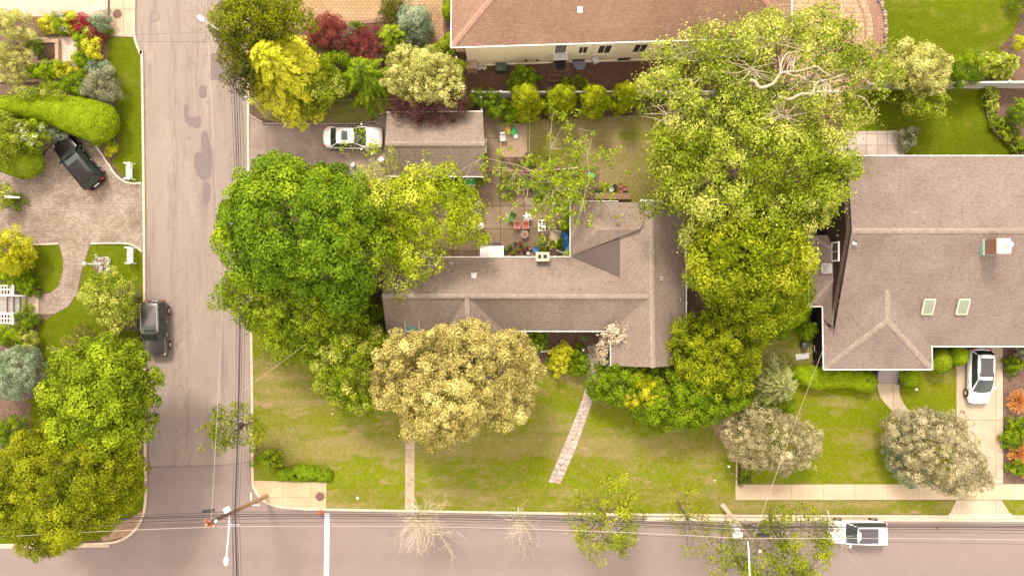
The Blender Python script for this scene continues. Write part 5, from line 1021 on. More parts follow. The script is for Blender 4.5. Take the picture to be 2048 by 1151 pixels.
shrub('shrub', 'thin grey green shrub beside the pale slab patio', [(1818, 270, 12, 16, 1.0, .6), (1815, 290, 8, 10, .6, .4)], LM['sage'], seed=81, keep=.8)
# right front yard
tree('blue_spruce', 'leaning sage green rounded conifer on the lawn left of the front path', 'conifer', [(1500, 870, 50, 46, 2.6, 1.8), (1555, 885, 60, 52, 3.4, 2.1), (1590, 890, 46, 46, 3.2, 1.8), (1530, 905, 55, 36, 2.6, 1.6), (1570, 915, 48, 28, 2.4, 1.4), (1540, 845, 50, 24, 2.8, 1.4), (1475, 860, 22, 26, 2.0, 1.2)], LM['taupe'], seed=82, base=(1510, 860), sp=.52, size=.155, dens=135, trunkr=.1, aspect=.42, pr=.58, fill=.2)
tree('blue_spruce', 'large leaning blue grey conifer covering the driveway edge and sidewalk', 'conifer', [(1830, 870, 52, 42, 2.2, 1.6), (1870, 885, 66, 52, 3.2, 2.1), (1910, 915, 62, 52, 3.6, 2.2), (1935, 950, 46, 34, 3.0, 1.7), (1850, 925, 50, 40, 2.4, 1.6), (1890, 850, 46, 24, 2.6, 1.3), (1905, 965, 36, 24, 2.4, 1.3)], LM['taupe'], seed=83, base=(1850, 880), sp=.52, size=.155, dens=135, trunkr=.1, aspect=.42, pr=.58, fill=.2)
shrub('shrub', 'sea green lower skirt of foliage at the left foot of the big blue grey conifer', [(1805, 900, 28, 42, 1.4, 1.0), (1830, 945, 34, 24, 1.3, .9), (1850, 840, 40, 14, 1.6, .8)], LM['blue'], seed=84, sp=.42, size=.14, dens=160, aspect=.42)
conifer('conifer', 'pale weeping conifer between the small lawn and the sage conifer', 'conifer', 1550, 768, 72, 76, .8, 4.8, LM['weep'], seed=85, nb=120, dens=62, blade=.17, droop=.35, asp=.24, wid=.26, shape=.7)
shrub('shrub', 'dark feathery evergreen skirt below the pale weeping conifer', [(1500, 800, 32, 26, 1.3, .8), (1545, 810, 40, 20, 1.3, .8)], LM['mid'], seed=86, aspect=.35)
clipped('yew', 'smooth clipped dome shrub between the small lawn and the right house', [(1590, 625, 32, 26, 1.0, 1.2), (1600, 610, 24, 22, 1.0, 1.2)], LM['hedge'], seed=87, cat='shrub')
shrub('shrub', 'small round bush beside the bins of the right house', [(1618, 658, 15, 16, .8, .7)], LM['mid'], seed=88, sp=.3, size=.11)
hedge_row('hedge', 'long clipped hedge under the front hip roof left of the steps', [(1602, 748, 18, .8, .7), (1630, 755, 24, .8, .7), (1665, 756, 22, .8, .7), (1700, 756, 21, .8, .7), (1735, 763, 22, .8, .7)], LM['hedge'], 89)
clipped('shrub', 'clipped dome bush tucked right of the front steps railing', [(1822, 755, 19, 22, .8, .8)], LM['hedge'], seed=90, cat='shrub')
clipped('shrub', 'round clipped yellow green ball bush in the roof corner', [(1883, 722, 23, 27, 1.1, 1.1)], LM['lime'], seed=91, cat='shrub')
clipped('shrub', 'clipped green ball bush touching the white compact car', [(1920, 710, 20, 22, 1.0, 1.0)], LM['hedge'], seed=92, cat='shrub')
for i, (x, y, r_p) in enumerate(((2030, 800, 28), (2032, 905, 28), (2046, 945, 14))): fountain_grass('shrub', ('orange feathery shrub in the right bed beside the white compact car', 'orange feathery shrub in the right bed across from the blue grey conifer', 'small orange feathery shrub at the right edge near the sidewalk')[i], x, y, r_p, .9, LM['orange'], 93 + i, n=300)
for i, (x, y, r_p, mt, lab) in enumerate(((2036, 850, 15, 'mid', 'green bush between the two orange feathery shrubs, upper'), (2022, 880, 17, 'mid', 'dark green bush between the two orange feathery shrubs, lower'), (2044, 866, 12, 'lime', 'lime green bush at the right edge between the orange shrubs'), (2030, 730, 14, 'mid', 'leafy green plant at the top of the right driveway bed'), (2042, 702, 12, 'sage', 'pale green plant by the roof edge in the right driveway bed'), (2035, 935, 14, 'mid', 'sparse green plant under the lower orange shrub'))): shrub('shrub', lab, [(x, y, r_p, r_p * .9, .5, .45)], LM[mt], seed=96 + i, sp=.28, size=.12, dens=240)
# around the ranch house
for i, (a, lab, mt) in enumerate((([(1122, 712, 18, 18, 1.1, .7), (1115, 732, 14, 14, .9, .6), (1130, 700, 14, 12, 1.1, .6)], 'bright yellow shrub in the bed left of the curved path', 'bright'), ([(1155, 722, 15, 24, .9, .7), (1150, 735, 14, 12, .8, .6)], 'rounded green shrub touching the top of the curved path', 'mid'), ([(1066, 682, 20, 18, .9, .8)], 'dark green shrub under the ranch house gutter', 'mid'), ([(1095, 722, 8, 8, .4, .4)], 'tiny green shrub left of the bright yellow one', 'mid'), ([(735, 650, 28, 22, 1.6, 1.0), (755, 660, 16, 20, 1.2, .9), (740, 620, 25, 20, 1.6, 1.0)], 'dark green shrub at the left end of the ranch house', 'mid'), ([(735, 590, 24, 20, 2.2, 1.2), (710, 600, 24, 20, 2.2, 1.2)], 'shady green shrub under the bright maple by the grey bins', 'dark'))):
    shrub('shrub', lab, a, LM[mt], seed=110 + i, sp=.36, size=.13, dens=190)
tree('shrub', 'nearly dead climber with pale cream plumes over the porch gutter', 'shrub', [(1222, 672, 18, 14, 3.4, .5), (1240, 668, 22, 10, 3.5, .3), (1208, 700, 9, 22, 2.4, .5), (1225, 655, 10, 8, 3.6, .3)], LM['blossom'], seed=120, base=(1215, 690), sp=.4, size=.24, dens=110, keep=1, trunkr=.05, aspect=.3, ragged=.5, bk=barkp, fill=.1)
shrub('shrub', 'small bright green round bush on the corner lawn by the street', [(544, 916, 16, 16, .45, .5)], LM['lime'], seed=121, sp=.3, size=.12, dens=240)
hedge_row('hedge', 'low loose hedge along the top of the corner sidewalk', [(560, 949, 13, .22, .42), (590, 947, 16, .25, .45), (620, 947, 16, .25, .45), (652, 950, 14, .22, .4)], LM['mid'], 122, size=.13, dens=260)
shrub('shrub', 'scruffy green plants at the kerb under the thin street tree', [(510, 890, 7, 14, .5, .4), (512, 915, 9, 10, .3, .25)], LM['mid'], seed=123, keep=.7)
shrub('shrub', 'green weeds in the narrow bed at the start of the sidewalk', [(1487, 935, 9, 12, .35, .3), (1488, 955, 8, 10, .3, .25), (1484, 915, 8, 8, .4, .3)], LM['mid'], seed=124, sp=.3, keep=.8)
shrub('shrub', 'leafy vegetable bed rows under the thin patio tree', [(1030, 360, 28, 13, .5, .45), (1075, 368, 26, 14, .5, .5), (1120, 362, 26, 13, .5, .45), (1150, 370, 22, 10, .4, .4), (1010, 380, 16, 10, .4, .35), (1095, 392, 24, 9, .4, .4)], LM['mid'], seed=125, sp=.4, size=.14, dens=110, keep=.7)
shrub('shrub', 'green weeds growing along the garage side slabs', [(1000, 318, 8, 7, .35, .3), (1048, 330, 20, 6, .3, .25), (1100, 322, 16, 6, .3, .25), (1060, 250, 6, 5, .2, .2)], LM['lime'], seed=126, keep=.7, sp=.3)
shrub('shrub', 'green bush at the lower right corner of the garage', [(962, 362, 9, 9, .7, .5)], LM['mid'], seed=127, sp=.26, size=.1)
shrub('potted_plant', 'leafy green plant beside the ranch house chimney', [(1086, 492, 10, 8, .6, .4)], LM['mid'], seed=128, cat='plant', sp=.24, size=.11)
shrub('shrub', 'climbing green plant along the wall beside the blue tarp', [(1135, 420, 8, 16, 1.2, .7), (1134, 450, 7, 12, 1.0, .6), (1122, 485, 8, 10, .6, .4)], LM['lime'], seed=129, sp=.3, size=.12)
# left side
hedge_row('hedge', 'thick clipped hedge curving above the parked black suv', [(-60, 214, 22, 1.4, 1.2), (0, 212, 23, 1.5, 1.2), (60, 213, 26, 1.5, 1.3), (110, 219, 33, 1.5, 1.35), (150, 230, 39, 1.5, 1.35), (190, 241, 42, 1.4, 1.3)], LM['hedge'], 131, size=.12, dens=300)
T('shaggy yellow green tree at the left edge above the black suv', [(5, 250, 42, 22, 2.2, 1.2), (20, 280, 36, 26, 2.2, 1.2), (0, 300, 30, 30, 2.2, 1.2)], 'yg', 132, base=(20, 280), sp=.55, size=.17, dens=90, trunkr=.1, aspect=.35, fill=.4)
shrub('shrub', 'white flowering shrub left of the black suv nose', [(62, 268, 26, 26, 2.2, 1.0)], LM['lime'], seed=133)
shrub('flowering_shrub', 'cluster of white blossoms on the shrub beside the black suv', [(68, 268, 22, 22, 2.9, .4)], LM['whitef'], seed=134, cat='flowers', sp=.5, size=.11, dens=60, keep=.6)
shrub('shrub', 'blue green bush between the hedge and the black suv', [(108, 262, 18, 16, .8, .6), (120, 270, 12, 8, .6, .4)], LM['blue'], seed=135)
clipped('shrub', 'rounded green bush left of the black suv on the pavers', [(42, 322, 40, 34, 1.2, 1.1), (20, 318, 34, 32, 1.3, 1.1)], LM['lime'], seed=136, cat='shrub')
beds = [(20, 45, 32, 26, 'palegold', 2.2, 1.2, 'golden spotted shrub in the top left terrace bed'), (18, 120, 28, 34, 'palegold', 1.8, 1.1, 'golden spotted shrub at the left edge below the square patio corner'), (95, 47, 17, 16, 'bright', .6, .6, 'round bright yellow bush, left one under the terrace'), (139, 42, 13, 17, 'bright', .6, .6, 'round bright yellow bush, right one beside the white flowers'), (121, 45, 14, 20, 'mid', .6, .5, 'green rose bush between the two yellow bushes'), (158, 43, 14, 16, 'crimson', .7, .5, 'crimson flowering rose bush right of the yellow bushes'), (199, 42, 18, 15, 'blue', .7, .6, 'round blue spruce shrub beside the top left sidewalk'), (160, 75, 15, 14, 'hedge', .6, .5, 'green ball bush below the crimson roses'), (178, 60, 12, 12, 'yg', .5, .4, 'small yellow green bush right of the green ball'), (193, 67, 13, 16, 'redl', .7, .5, 'dark red shrub in the top left bed'), (211, 65, 8, 9, 'mid', .4, .3, 'little green bush at the sidewalk corner'), (190, 97, 22, 18, 'bright', .8, .5, 'spreading golden juniper above the blue shrub'), (157, 115, 13, 14, 'hedge', .5, .4, 'green bush left of the golden juniper'), (180, 118, 9, 9, 'mid', .35, .3, 'small green bush under the golden juniper'), (195, 137, 21, 16, 'blue', .7, .6, 'spreading blue spruce shrub beside the left lawn strip'), (70, 90, 10, 14, 'mid', .6, .5, 'green sapling at the planter corner on the square patio'), (82, 143, 25, 13, 'hedge', .7, .5, 'wide green bush below the square patio'), (110, 138, 15, 17, 'hedge', .7, .5, 'green ball bush under the square planter'), (134, 140, 17, 15, 'bright', .6, .5, 'yellow bush below the square patio, beside the green ball'), (163, 140, 8, 9, 'mid', .4, .3, 'small dark bush right of the lower yellow bush'), (195, 172, 35, 25, 'sage', 1.4, .9, 'wide grey green juniper above the end of the hedge'), (150, 165, 25, 17, 'mid', 1.2, .8, 'dark green shrub left of the grey green juniper'), (105, 172, 22, 10, 'lime', .9, .6, 'lime shrub behind the thick hedge'), (190, 283, 13, 8, 'yg', .3, .3, 'yellow green ground plant at the hedge foot, left'), (222, 298, 10, 10, 'bright', .4, .35, 'round yellow bush at the tip of the left bed'), (222, 280, 10, 8, 'yg', .4, .3, 'golden small bush under the hedge end'), (30, 400, 14, 14, 'mid', .5, .4, 'green bush around the white sign post on the pavers'), (2, 392, 18, 20, 'pale', 1.2, .7, 'cream leaved shrub at the left edge of the pavers'), (15, 550, 24, 20, 'hedge', .9, .7, 'dark clipped shrub below the yellow ball bush'), (45, 535, 14, 16, 'mid', .8, .6, 'green shrub right of the yellow ball bush'), (55, 572, 18, 17, 'mid', .6, .5, 'leafy green plant above the porch landing'), (52, 640, 20, 16, 'mid', .6, .5, 'leafy green plant below the porch landing'), (52, 620, 9, 6, 'lime', .5, .3, 'small lime plant on the lower side of the landing'), (12, 668, 20, 17, 'hedge', .9, .7, 'dark green clipped shrub below the white lattice'), (52, 690, 20, 22, 'pale', .8, .6, 'white flecked shrub above the blue spruce'), (22, 685, 12, 8, 'redl', .5, .3, 'small dark red plant beside the white flecked shrub')]
for i, (x, y, rx, ry, mt, z, rzz, lab) in enumerate(beds): shrub('shrub', lab, [(x, y, rx, ry, z, rzz)] + ([(x + rx * .35, y + ry * .3, rx * .65, ry * .7, z * .9, rzz * .8)] if rx > 16 else []), LM[mt], seed=140 + i, sp=.32 if rx < 20 else .42, size=.125, dens=210, aspect=.5 if mt not in ('blue', 'sage') else .35)
shrub('flowers', 'white blossoms on the rose bush between two yellow bushes', [(119, 42, 12, 18, 1.1, .2)], LM['whitef'], seed=180, cat='flowers', sp=.4, size=.09, dens=40, keep=.5)
T('shaggy cream tipped evergreen branches over the hedge top at left', [(55, 183, 35, 9, 3.0, .5), (100, 186, 26, 6, 2.8, .4)], 'pale', 181, base=(60, 180), sp=.4, size=.16, dens=90, trunkr=.06, aspect=.3)
tree('shrub', 'big round yellow cypress ball cut by the left edge', 'shrub', [(8, 500, 44, 36, 1.7, 1.5), (22, 510, 32, 30, 1.4, 1.3)], LM['bright'], seed=182, sp=.4, size=.17, dens=130, aspect=.3, trunkr=.08, ragged=.1)
T('rounded magnolia with pale yellow leaf clusters beside the parked suv', [(200, 590, 38, 32, 2.6, 1.3), (230, 610, 40, 36, 2.6, 1.3), (215, 570, 40, 26, 2.4, 1.1), (240, 635, 30, 20, 2.2, 1.0)], 'pale', 183, base=(222, 600), sp=.5, size=.17, dens=72, keep=.9, trunkr=.07, fill=.35)
conifer('conifer', 'scraggly dark larch with reaching branches left of the bright maple', 'conifer', 185, 685, 95, 48, .5, 3.4, LM['dark'], seed=184, nb=55, dens=34, blade=.22, droop=.2, asp=.25, wid=.13, shape=.5)
conifer('conifer', 'thin golden tipped conifer boughs over the grass left of the dark larch', 'conifer', 130, 700, 40, 34, .4, 2.0, LM['yg'], seed=185, nb=16, dens=30, blade=.2, droop=.1, asp=.22, wid=.12, shape=.3)
shrub('blue_spruce', 'silvery blue spruce at the left edge below the porch', [(22, 745, 44, 42, 2.4, 1.8), (35, 720, 30, 24, 2.0, 1.3), (10, 770, 34, 24, 1.8, 1.2)], LM['blue'], seed=186, cat='spruce', sp=.48, size=.16, dens=140, aspect=.35)
shrub('shrub', 'dark green rounded shrub at the left edge above the olive maple', [(20, 862, 28, 26, 1.2, .9)], LM['mid'], seed=187, sp=.4, size=.13)
shrub('ivy', 'red brown ground cover under the magnolia by the kerb', [(262, 592, 14, 12, .25, .15), (268, 645, 12, 16, .25, .15)], LM['sage'], seed=188, cat='plant', sp=.3, size=.12, dens=120)
# ================================================================ VEHICLES
def carpx(cx, cy, z=.8): v = P(cx, cy, z); return (v.x, v.y, 0)
c = carpx(157, 324); car('parked_car', 'glossy black suv with roof rails parked askew on the grey pavers', (c[0], c[1], G), math.radians(129), L=4.75, Wd=1.9, Ht=1.68, paint=paint_k, rrx=-2.0, rfx=.3, rbx=-2.25, cowl=.95, sunroof=(-.3, .25, .5), rails=True, rw=.66, bw=.82, hood=1.0, nose=.8)
car('parked_car', 'dark grey suv with ribbed roof and sunroof parked at the left kerb', carpx(311, 657), math.radians(-88), L=4.5, Wd=1.85, Ht=1.75, paint=paint_g, roofm=roofgrey, rrx=-2.0, rfx=.3, rbx=-2.15, cowl=.85, sunroof=(-.25, .22, .42), rails=True, rw=.66, bw=.84, hood=1.05, nose=.88, belt=1.05, deck=1.05)
c = carpx(706, 275); car('parked_car', 'pearl white sedan parked on the driveway before the garage', (c[0], c[1], G), math.radians(0), L=4.75, Wd=1.82, Ht=1.46, paint=paint_s, rrx=-1.15, rfx=.2, rbx=-1.75, cowl=1.0, deck=1.0, nose=.68, hood=.9, belt=.92, sunroof=(-.75, -.25, .38), rw=.60)
c = carpx(1960, 752); car('parked_car', 'white compact car with black panoramic roof on the concrete driveway', (c[0], c[1], G), math.radians(-91), L=4.55, Wd=1.82, Ht=1.5, paint=paint_w, rrx=-1.75, rfx=.15, rbx=-2.05, cowl=1.15, sunroof=(-1.72, .13, .6), panor=True, rw=.64, nose=.68, hood=.9, belt=.95, capm=glass('panorama_roof', (.035, .03, .032), .12))
car('parked_car', 'white suv with dark glass roof parked at the kerb of the lower road', carpx(1716, 1064), math.radians(180), L=4.65, Wd=1.86, Ht=1.66, paint=paint_w, rrx=-1.9, rfx=.35, rbx=-2.2, cowl=1.0, sunroof=(-1.2, .33, .6), rails=False, rw=.66, hood=1.0, nose=.8, capm=glass('dark_roof_panel', (.05, .04, .05), .2))
# ================================================================ POLES, LAMPS, CABLES
def pole(name, label, base, top, mat, r0, r1, arm=None, cross=None, extra=None):
    b = P(*base, G); t = P(*top[:2], top[2]); root = thing(name, label, 'utility pole', (b.x, b.y, G)); MB().tube([(b.x, b.y, -.2), b * .5 + t * .5, t], [r0, (r0 + r1) / 2, r1], 10).build('pole', mat, root, smooth=True)
    if arm: 
        pts = [P(*q) for q in arm]; a = MB().tube(pts, [.05] * (len(pts) - 1) + [.045], 6).build('lamp_arm', white, root, smooth=True)
        e_ = pts[-1]; d = (pts[-1] - pts[-2]).normalized(); h = MB(); h.M = Matrix.Translation(e_ + d * .3) @ Matrix.Rotation(math.atan2(d.y, d.x), 4, 'Z') @ Matrix.Diagonal((.8, .38, .35, 1)); h.lathe((0, 0, 0), [(.12, -.25), (.38, -.15), (.45, 0), (.34, .2), (.12, .3)], 14); h.build('lamp_head', white, root, smooth=True)
    if cross:
        for (q0, q1) in cross:
            a = P(*q0); b2 = P(*q1); mb = MB(); d = b2 - a; mb.tube([a, b2], .06, 4); mb.build('crossarm', wood, root)
            for k in range(4): q = a + d * (k + .5) / 4; MB().lathe((q.x, q.y, q.z + .05), [(.03, 0), (.065, .05), (.03, .1), (.065, .14), (.03, .2)], 8).build('insulator', lgrey if k % 2 else red, root)
    if extra: extra(root)
    return root
def ex1(root):
    MB().box(P(455, 1018, 8.2), (.5, .4, .25), .5).build('bracket', lgrey, root, bevel=.03)
    for k, (x, y) in enumerate(((420, 1042), (424, 1049), (433, 1040), (505, 1004))): MB().lathe(P(x, y, 9.9 if k < 3 else 3), [(.05, 0), (.1, .06), (.05, .12), (.1, .18), (.05, .24)], 8).build('insulator', red if k < 2 else white, root)
pole('utility_pole', 'brown wooden utility pole at the street corner with white lamp arm', (533, 992), (412, 1048, 10.4), polewood, .19, .13, arm=[(459, 1030, 8.4), (458, 1050, 8.9), (455, 1090, 9.1), (453, 1112, 9.1)], cross=[((409, 1038, 9.8), (432, 1052, 9.8))], extra=ex1)
def ex2(root):
    q = P(1474, 1058, 7.6); MB().lathe((q.x, q.y, 6.9), [(.22, 0), (.25, .05), (.25, .8), (.2, .9)], 14).build('transformer', lgrey, root, smooth=True)
    MB().box(P(1475, 1068, 7.3), (.7, .35, .2), .1).build('bracket', lgrey, root)
pole('utility_pole', 'weathered grey utility pole between the street trees by the lower road', (1446, 1010), (1520, 1101, 9.5), polegrey, .19, .14, arm=[(1496, 1082, 8.0), (1498, 1110, 8.6), (1500, 1170, 8.8)], extra=ex2)
pole('utility_pole', 'wooden utility pole hidden in the dark pine with a lamp arm over the street', (497, 125), (455, 55, 9.4), polewood, .18, .13, arm=[(470, 88, 7.6), (440, 62, 8.4), (410, 42, 8.6)])
lp = thing('street_lamp', 'small pale lamp on a curved arm beside the driveway verge kerb', 'street lamp', P(522, 212)); MB().tube([P(522, 212, 0), P(520, 211, 2.5), P(510, 202, 3.4), P(498, 194, 3.6)], .04, 6).build('pole', lgrey, lp); MB().box(P(495, 193, 3.6), (.5, .18, .1), .3).build('lamp_head', white, lp, bevel=.04)
cabt = plain('tan_cable', (.38, .28, .20), .7)
def wire(label, pts, r, mat, sag=.5, group=None, n=14):
    mb = MB(); P3 = [P(*p) for p in pts]; L = []
    for a, b in zip(P3[:-1], P3[1:]):
        d = (b - a).length; s = sag * min(1, (d / 40) ** 2 * 1.5 + .05)
        for k in range(n + 1): t = k / n; q = a.lerp(b, t); q.z -= 4 * s * t * (1 - t); L.append(q)
    L = [L[0]] + [q for p_, q in zip(L[:-1], L[1:]) if (q - p_).length > 1e-3]
    return tag(mb.tube(L, r * (.62 if 'left street' in label else .8), 5, False).build('power_cable', mat), label, 'cable', group)
gn = 'cables running along the left street'; ge = 'cables running along the lower road'
for i, (x0, z0, x1, z1_, r, m_, lb) in enumerate(((470, 8.2, 462, 8.0, .045, wirem, 'thick black cable along the left street, middle of the bundle'), (467, 8.8, 456, 8.6, .022, wirem, 'thin black cable leftmost in the bundle along the left street'), (476, 8.0, 472, 7.8, .03, wirem, 'black cable right of the thick one along the left street'), (481, 7.6, 478, 7.5, .02, wirem, 'thin black cable rightmost in the bundle along the left street'), (473, 8.0, 467, 7.6, .05, wirem, 'heaviest black cable right beside the thick one along the left street'))):
    wire(lb, [(x0 + 3, 1400, z0), (x0 - 3 + 2 * (i == 0), 1025, z0), (x1, 60, z1_), (x1 - 60, -900, z1_)], r, m_, 1.1, gn, 20)
wire('pale thin cable crossing the left street lengthwise near its middle', [(422, 1045, 9.9), (444, 640, 9.2), (400, -200, 9.4)], .014, wirel, .2, gn)
yl = [(1046, 1062, 1080, 9.9, .018, wirem, 'thin top black cable above the lower road'), (1032, 1055, 1066, 8.6, .045, wirem, 'thick black cable in the middle of the lower road bundle'), (1023, 1048, 1060, 8.3, .025, wirem, 'black cable at the upper side of the lower road bundle'), (1037, 1060, 1071, 8.8, .03, wirem, 'black cable just under the thick one over the lower road'), (1052, 1076, 1092, 9.8, .016, wirel, 'pale thin cable lowest in the lower road bundle'), (1028, 1052, 1063, 8.0, .035, wirem, 'second thick black cable over the lower road'), (1049, 1082, 1102, 7.2, .012, wirem, 'thin dark cable apart below the lower road bundle')]
for i, (ya, yb, yc, z, r, m_, lb) in enumerate(yl):
    yw = (1078, 1062, 1056, 1082, 1090, 1068, 1072)[i]
    wire(lb, [(-700, yw + 20 + 8 * i % 17, z), (450, ya, z), (1492, yb, z), (2900, yc + (yc - yb) * .8, z)], r, m_, .9, ge, 24)
wire('pale service cable from the street poles to the ranch house corner', [(484, 782, 8.2), (768, 572, 3.4)], .016, cabt, .3)
wire('pale service cable from the grey pole to the right house corner', [(1504, 1082, 8.8), (1650, 688, 3.3)], .018, cabt, .4)
wire('thin cable crossing the top of the left street', [(200, 72, 6.5), (462, 62, 8.6)], .012, wirem, .3)
wire('thin cable crossing the left street below the top manhole', [(180, 82, 6.5), (462, 84, 8.4)], .012, wirem, .3)
wire('drooping dark cable from the corner pole off the bottom edge', [(465, 1035, 8.6), (467, 1300, 8.6)], .025, wirem, .2)
for (x, y, z, lb) in ((1715, 0, 0, ''),): pass
spl = tag(MB().tube([P(405, 1022, 8.4), P(428, 1019, 8.4)], .1, 8).build('cable_splice', black), 'black splice box on the cable left of the corner pole', 'cable box')
tag(MB().tube([P(1515, 1068, 8.2), P(1538, 1070, 8.2)], .12, 8).build('cable_splice', black), 'black splice box on the cables right of the grey pole', 'cable box')
# ================================================================ YARD OBJECTS
def rz_(v): return math.radians(v)
def bench(label, x, y):
    c = P(x, y); t = thing('garden_bench', label, 'bench', c, group='white garden benches facing the street kerb')
    s = MB()
    for k in range(10): s.box((c.x - .02, c.y - .56 + k * .125, G + .44), (.46, .06, .03))
    s.build('seat', white, t); b = MB(); b.box((c.x + .3, c.y, G + .9), (.05, 1.3, .07)); b.box((c.x + .28, c.y, G + .52), (.05, 1.3, .06))
    for k in range(12): b.box((c.x + .29, c.y - .6 + k * .109, G + .7), (.03, .045, .36))
    b.build('backrest', white, t)
    for sy in (-.63, .63):
        MB().box((c.x, c.y + sy, G + .66), (.62, .08, .05)).box((c.x - .26, c.y + sy, G + .33), (.07, .07, .66)).build('armrest', white, t)
        MB().box((c.x + .27, c.y + sy, G + .46), (.07, .07, .92)).build('leg', white, t)
bench('white slatted bench by the kerb above the paver driveway entrance', 264, 344)
bench('white slatted bench by the kerb below the paver driveway entrance', 266, 511)
# ornamental post with flower ring
c = P(203, 529); op = thing('garden_lamp', 'white ornamental lamp post with grey top rising from a round flower bed', 'lamp post', c)
MB().lathe(c, [(.2, 0), (.2, .1), (.08, .2), (.11, .5), (.06, .7), (.1, .95), (.055, 1.1), (.09, 1.4), (.05, 1.6), (.05, 2.0)], 12).build('post', white, op, smooth=True); MB().lathe((c.x, c.y, c.z + 2.0), [(.1, 0), (.17, .1), (.17, .3), (.05, .42)], 12).build('lamp_head', lgrey, op)
MB().lathe(c, [(.72, -.03), (.72, .02)], 20).build('bed', mulch, op)
shrub('flowers', 'ring of white flowers in the round bed at the lamp post foot', [(196, 520, 6, 6, .2, .2), (212, 522, 6, 8, .2, .2), (210, 538, 8, 6, .2, .2), (200, 538, 6, 6, .2, .2)], LM['whitef'], seed=201, cat='flowers', sp=.22, size=.1, dens=150, keep=.7)
# sign post left
c = P(28, 395); sg = thing('sign_post', 'white wooden post with crossbar in the bush at the left paver edge', 'post', c); MB().box((c.x, c.y, 1.0), (.12, .12, 2.0)).build('post', white, sg); MB().box((P(25, 394, 2.0).x, P(25, 394, 2).y, 2.0), (1.1, .12, .1), -.06).build('crossbar', white, sg)
# planter ring on square patio
c = P(98, 106); pl = thing('planter_box', 'square tan stone planter on the small top left patio', 'planter', c); rg = MB()
for dx, dy, sx, sy in ((0, -.86, 2.0, .28), (0, .86, 2.0, .28), (-.86, 0, .28, 1.44), (.86, 0, .28, 1.44)): rg.box((c.x + dx, c.y + dy, G + .2), (sx, sy, .35))
rg.build('wall', brickw, pl, bevel=.02); MB().box((c.x, c.y, G + .13), (1.45, 1.45, .2)).build('soil', darksoil, pl)
def pot(label, x, y, r, mat, plant=None, h=None, z=G, seed=1, group='plant pots around the ranch house patio', cat='pot'):
    c = P(x, y, z); h = h or r * 1.5; t = thing('plant_pot', label, cat, c, group=group); MB().lathe(c, [(r * .7, 0), (r, h), (r * 1.06, h), (r * 1.06, h + .03), (r * .88, h + .03), (r * .86, h - .05)], 14).build('pot', mat, t)
    MB().lathe((c.x, c.y, c.z + h - .09), [(r * .84, 0), (r * .84, .03)], 12).build('soil', darksoil, t)
    if plant:
        lf = Leaves(seed); n = 90; d = nrm(lf.r.normal(size=(n, 3)) + [0, 0, .6]); lf.add(np.array([c.x, c.y, c.z + h + .08]) + d * r * 1.1 * lf.r.uniform(.4, 1, (n, 1)), d, .11, .5, .4); lf.build('plant', LM[plant], t)
pots = [(1020, 494, .2, black, 'mid', 'black pot with green plant at the left end of the pot cluster by the wall'), (1031, 489, .18, black, None, 'empty black pot in the middle of the pot cluster'), (1041, 487, .2, terra, 'redl', 'terracotta pot with reddish plant at the top of the pot cluster'), (1052, 491, .19, mgrey, 'mid', 'grey pot beside the terracotta pots of the cluster'), (1060, 496, .16, terra, None, 'small terracotta pot at the right end of the cluster'), (1035, 499, .2, terra, 'mid', 'terracotta pot with green leaves in the lower pot cluster'), (1047, 500, .2, dgrey, 'redl', 'dark pot with reddish leaves in the lower cluster'), (1026, 506, .2, black, 'lime', 'black pot with lime plant close to the gutter'), (1012, 500, .18, dgrey, 'lime', 'dark pot with lime plant next to the white table'), (1056, 506, .15, lgrey, None, 'pale grey pot close to the gutter'), (1071, 499, .22, blue, None, 'blue glazed pot left of the chimney'), (1093, 490, .16, lgrey, None, 'pale pot beside the leafy plant by the chimney'), (1110, 488, .2, terra, 'mid', 'terracotta pot beneath the beige chair'), (1006, 335, .2, black, None, 'round black pot in the slabs above the vegetable bed'), (1008, 392, .2, lgrey, None, 'white rimmed pot at the lower left of the vegetable bed'), (1229, 374, .17, black, None, 'black pot in the pot row above the ranch roof'), (1240, 372, .19, terra, None, 'tan round pot at the upper right of the pot row'), (1249, 378, .19, terra, None, 'tan round pot at the right end of the pot row'), (1241, 382, .17, terra, None, 'tan round pot in the lower part of the pot row'), (1222, 380, .18, lgrey, None, 'white pot in the pot row above the ranch roof'), (1212, 372, .16, black, 'mid', 'black pot with tall green plant above the ranch roof'), (1200, 382, .2, black, 'mid', 'black pot with leaves at the left end of the pot row'), (1190, 384, .18, black, None, 'empty black pot left of the pot row'), (1168, 675, .2, green, 'mid', 'green potted plant on the brick porch floor')]
for i, (x, y, r, m_, pl_, lb) in enumerate(pots): pot(lb, x, y, r, m_, pl_, seed=300 + i)
MB_ = MB().box(P(1226, 392, .45), (2.9, .5, .08)); tb = thing('potting_bench', 'low brown wooden bench under the pots above the ranch roof', 'bench', P(1226, 392)); MB_.build('top', wood, tb)
for dx in (-1.2, 1.2): MB().box(P(1226, 392, .2) + Vector((dx, 0, 0)), (.08, .4, .4)).build('leg', wood, tb)
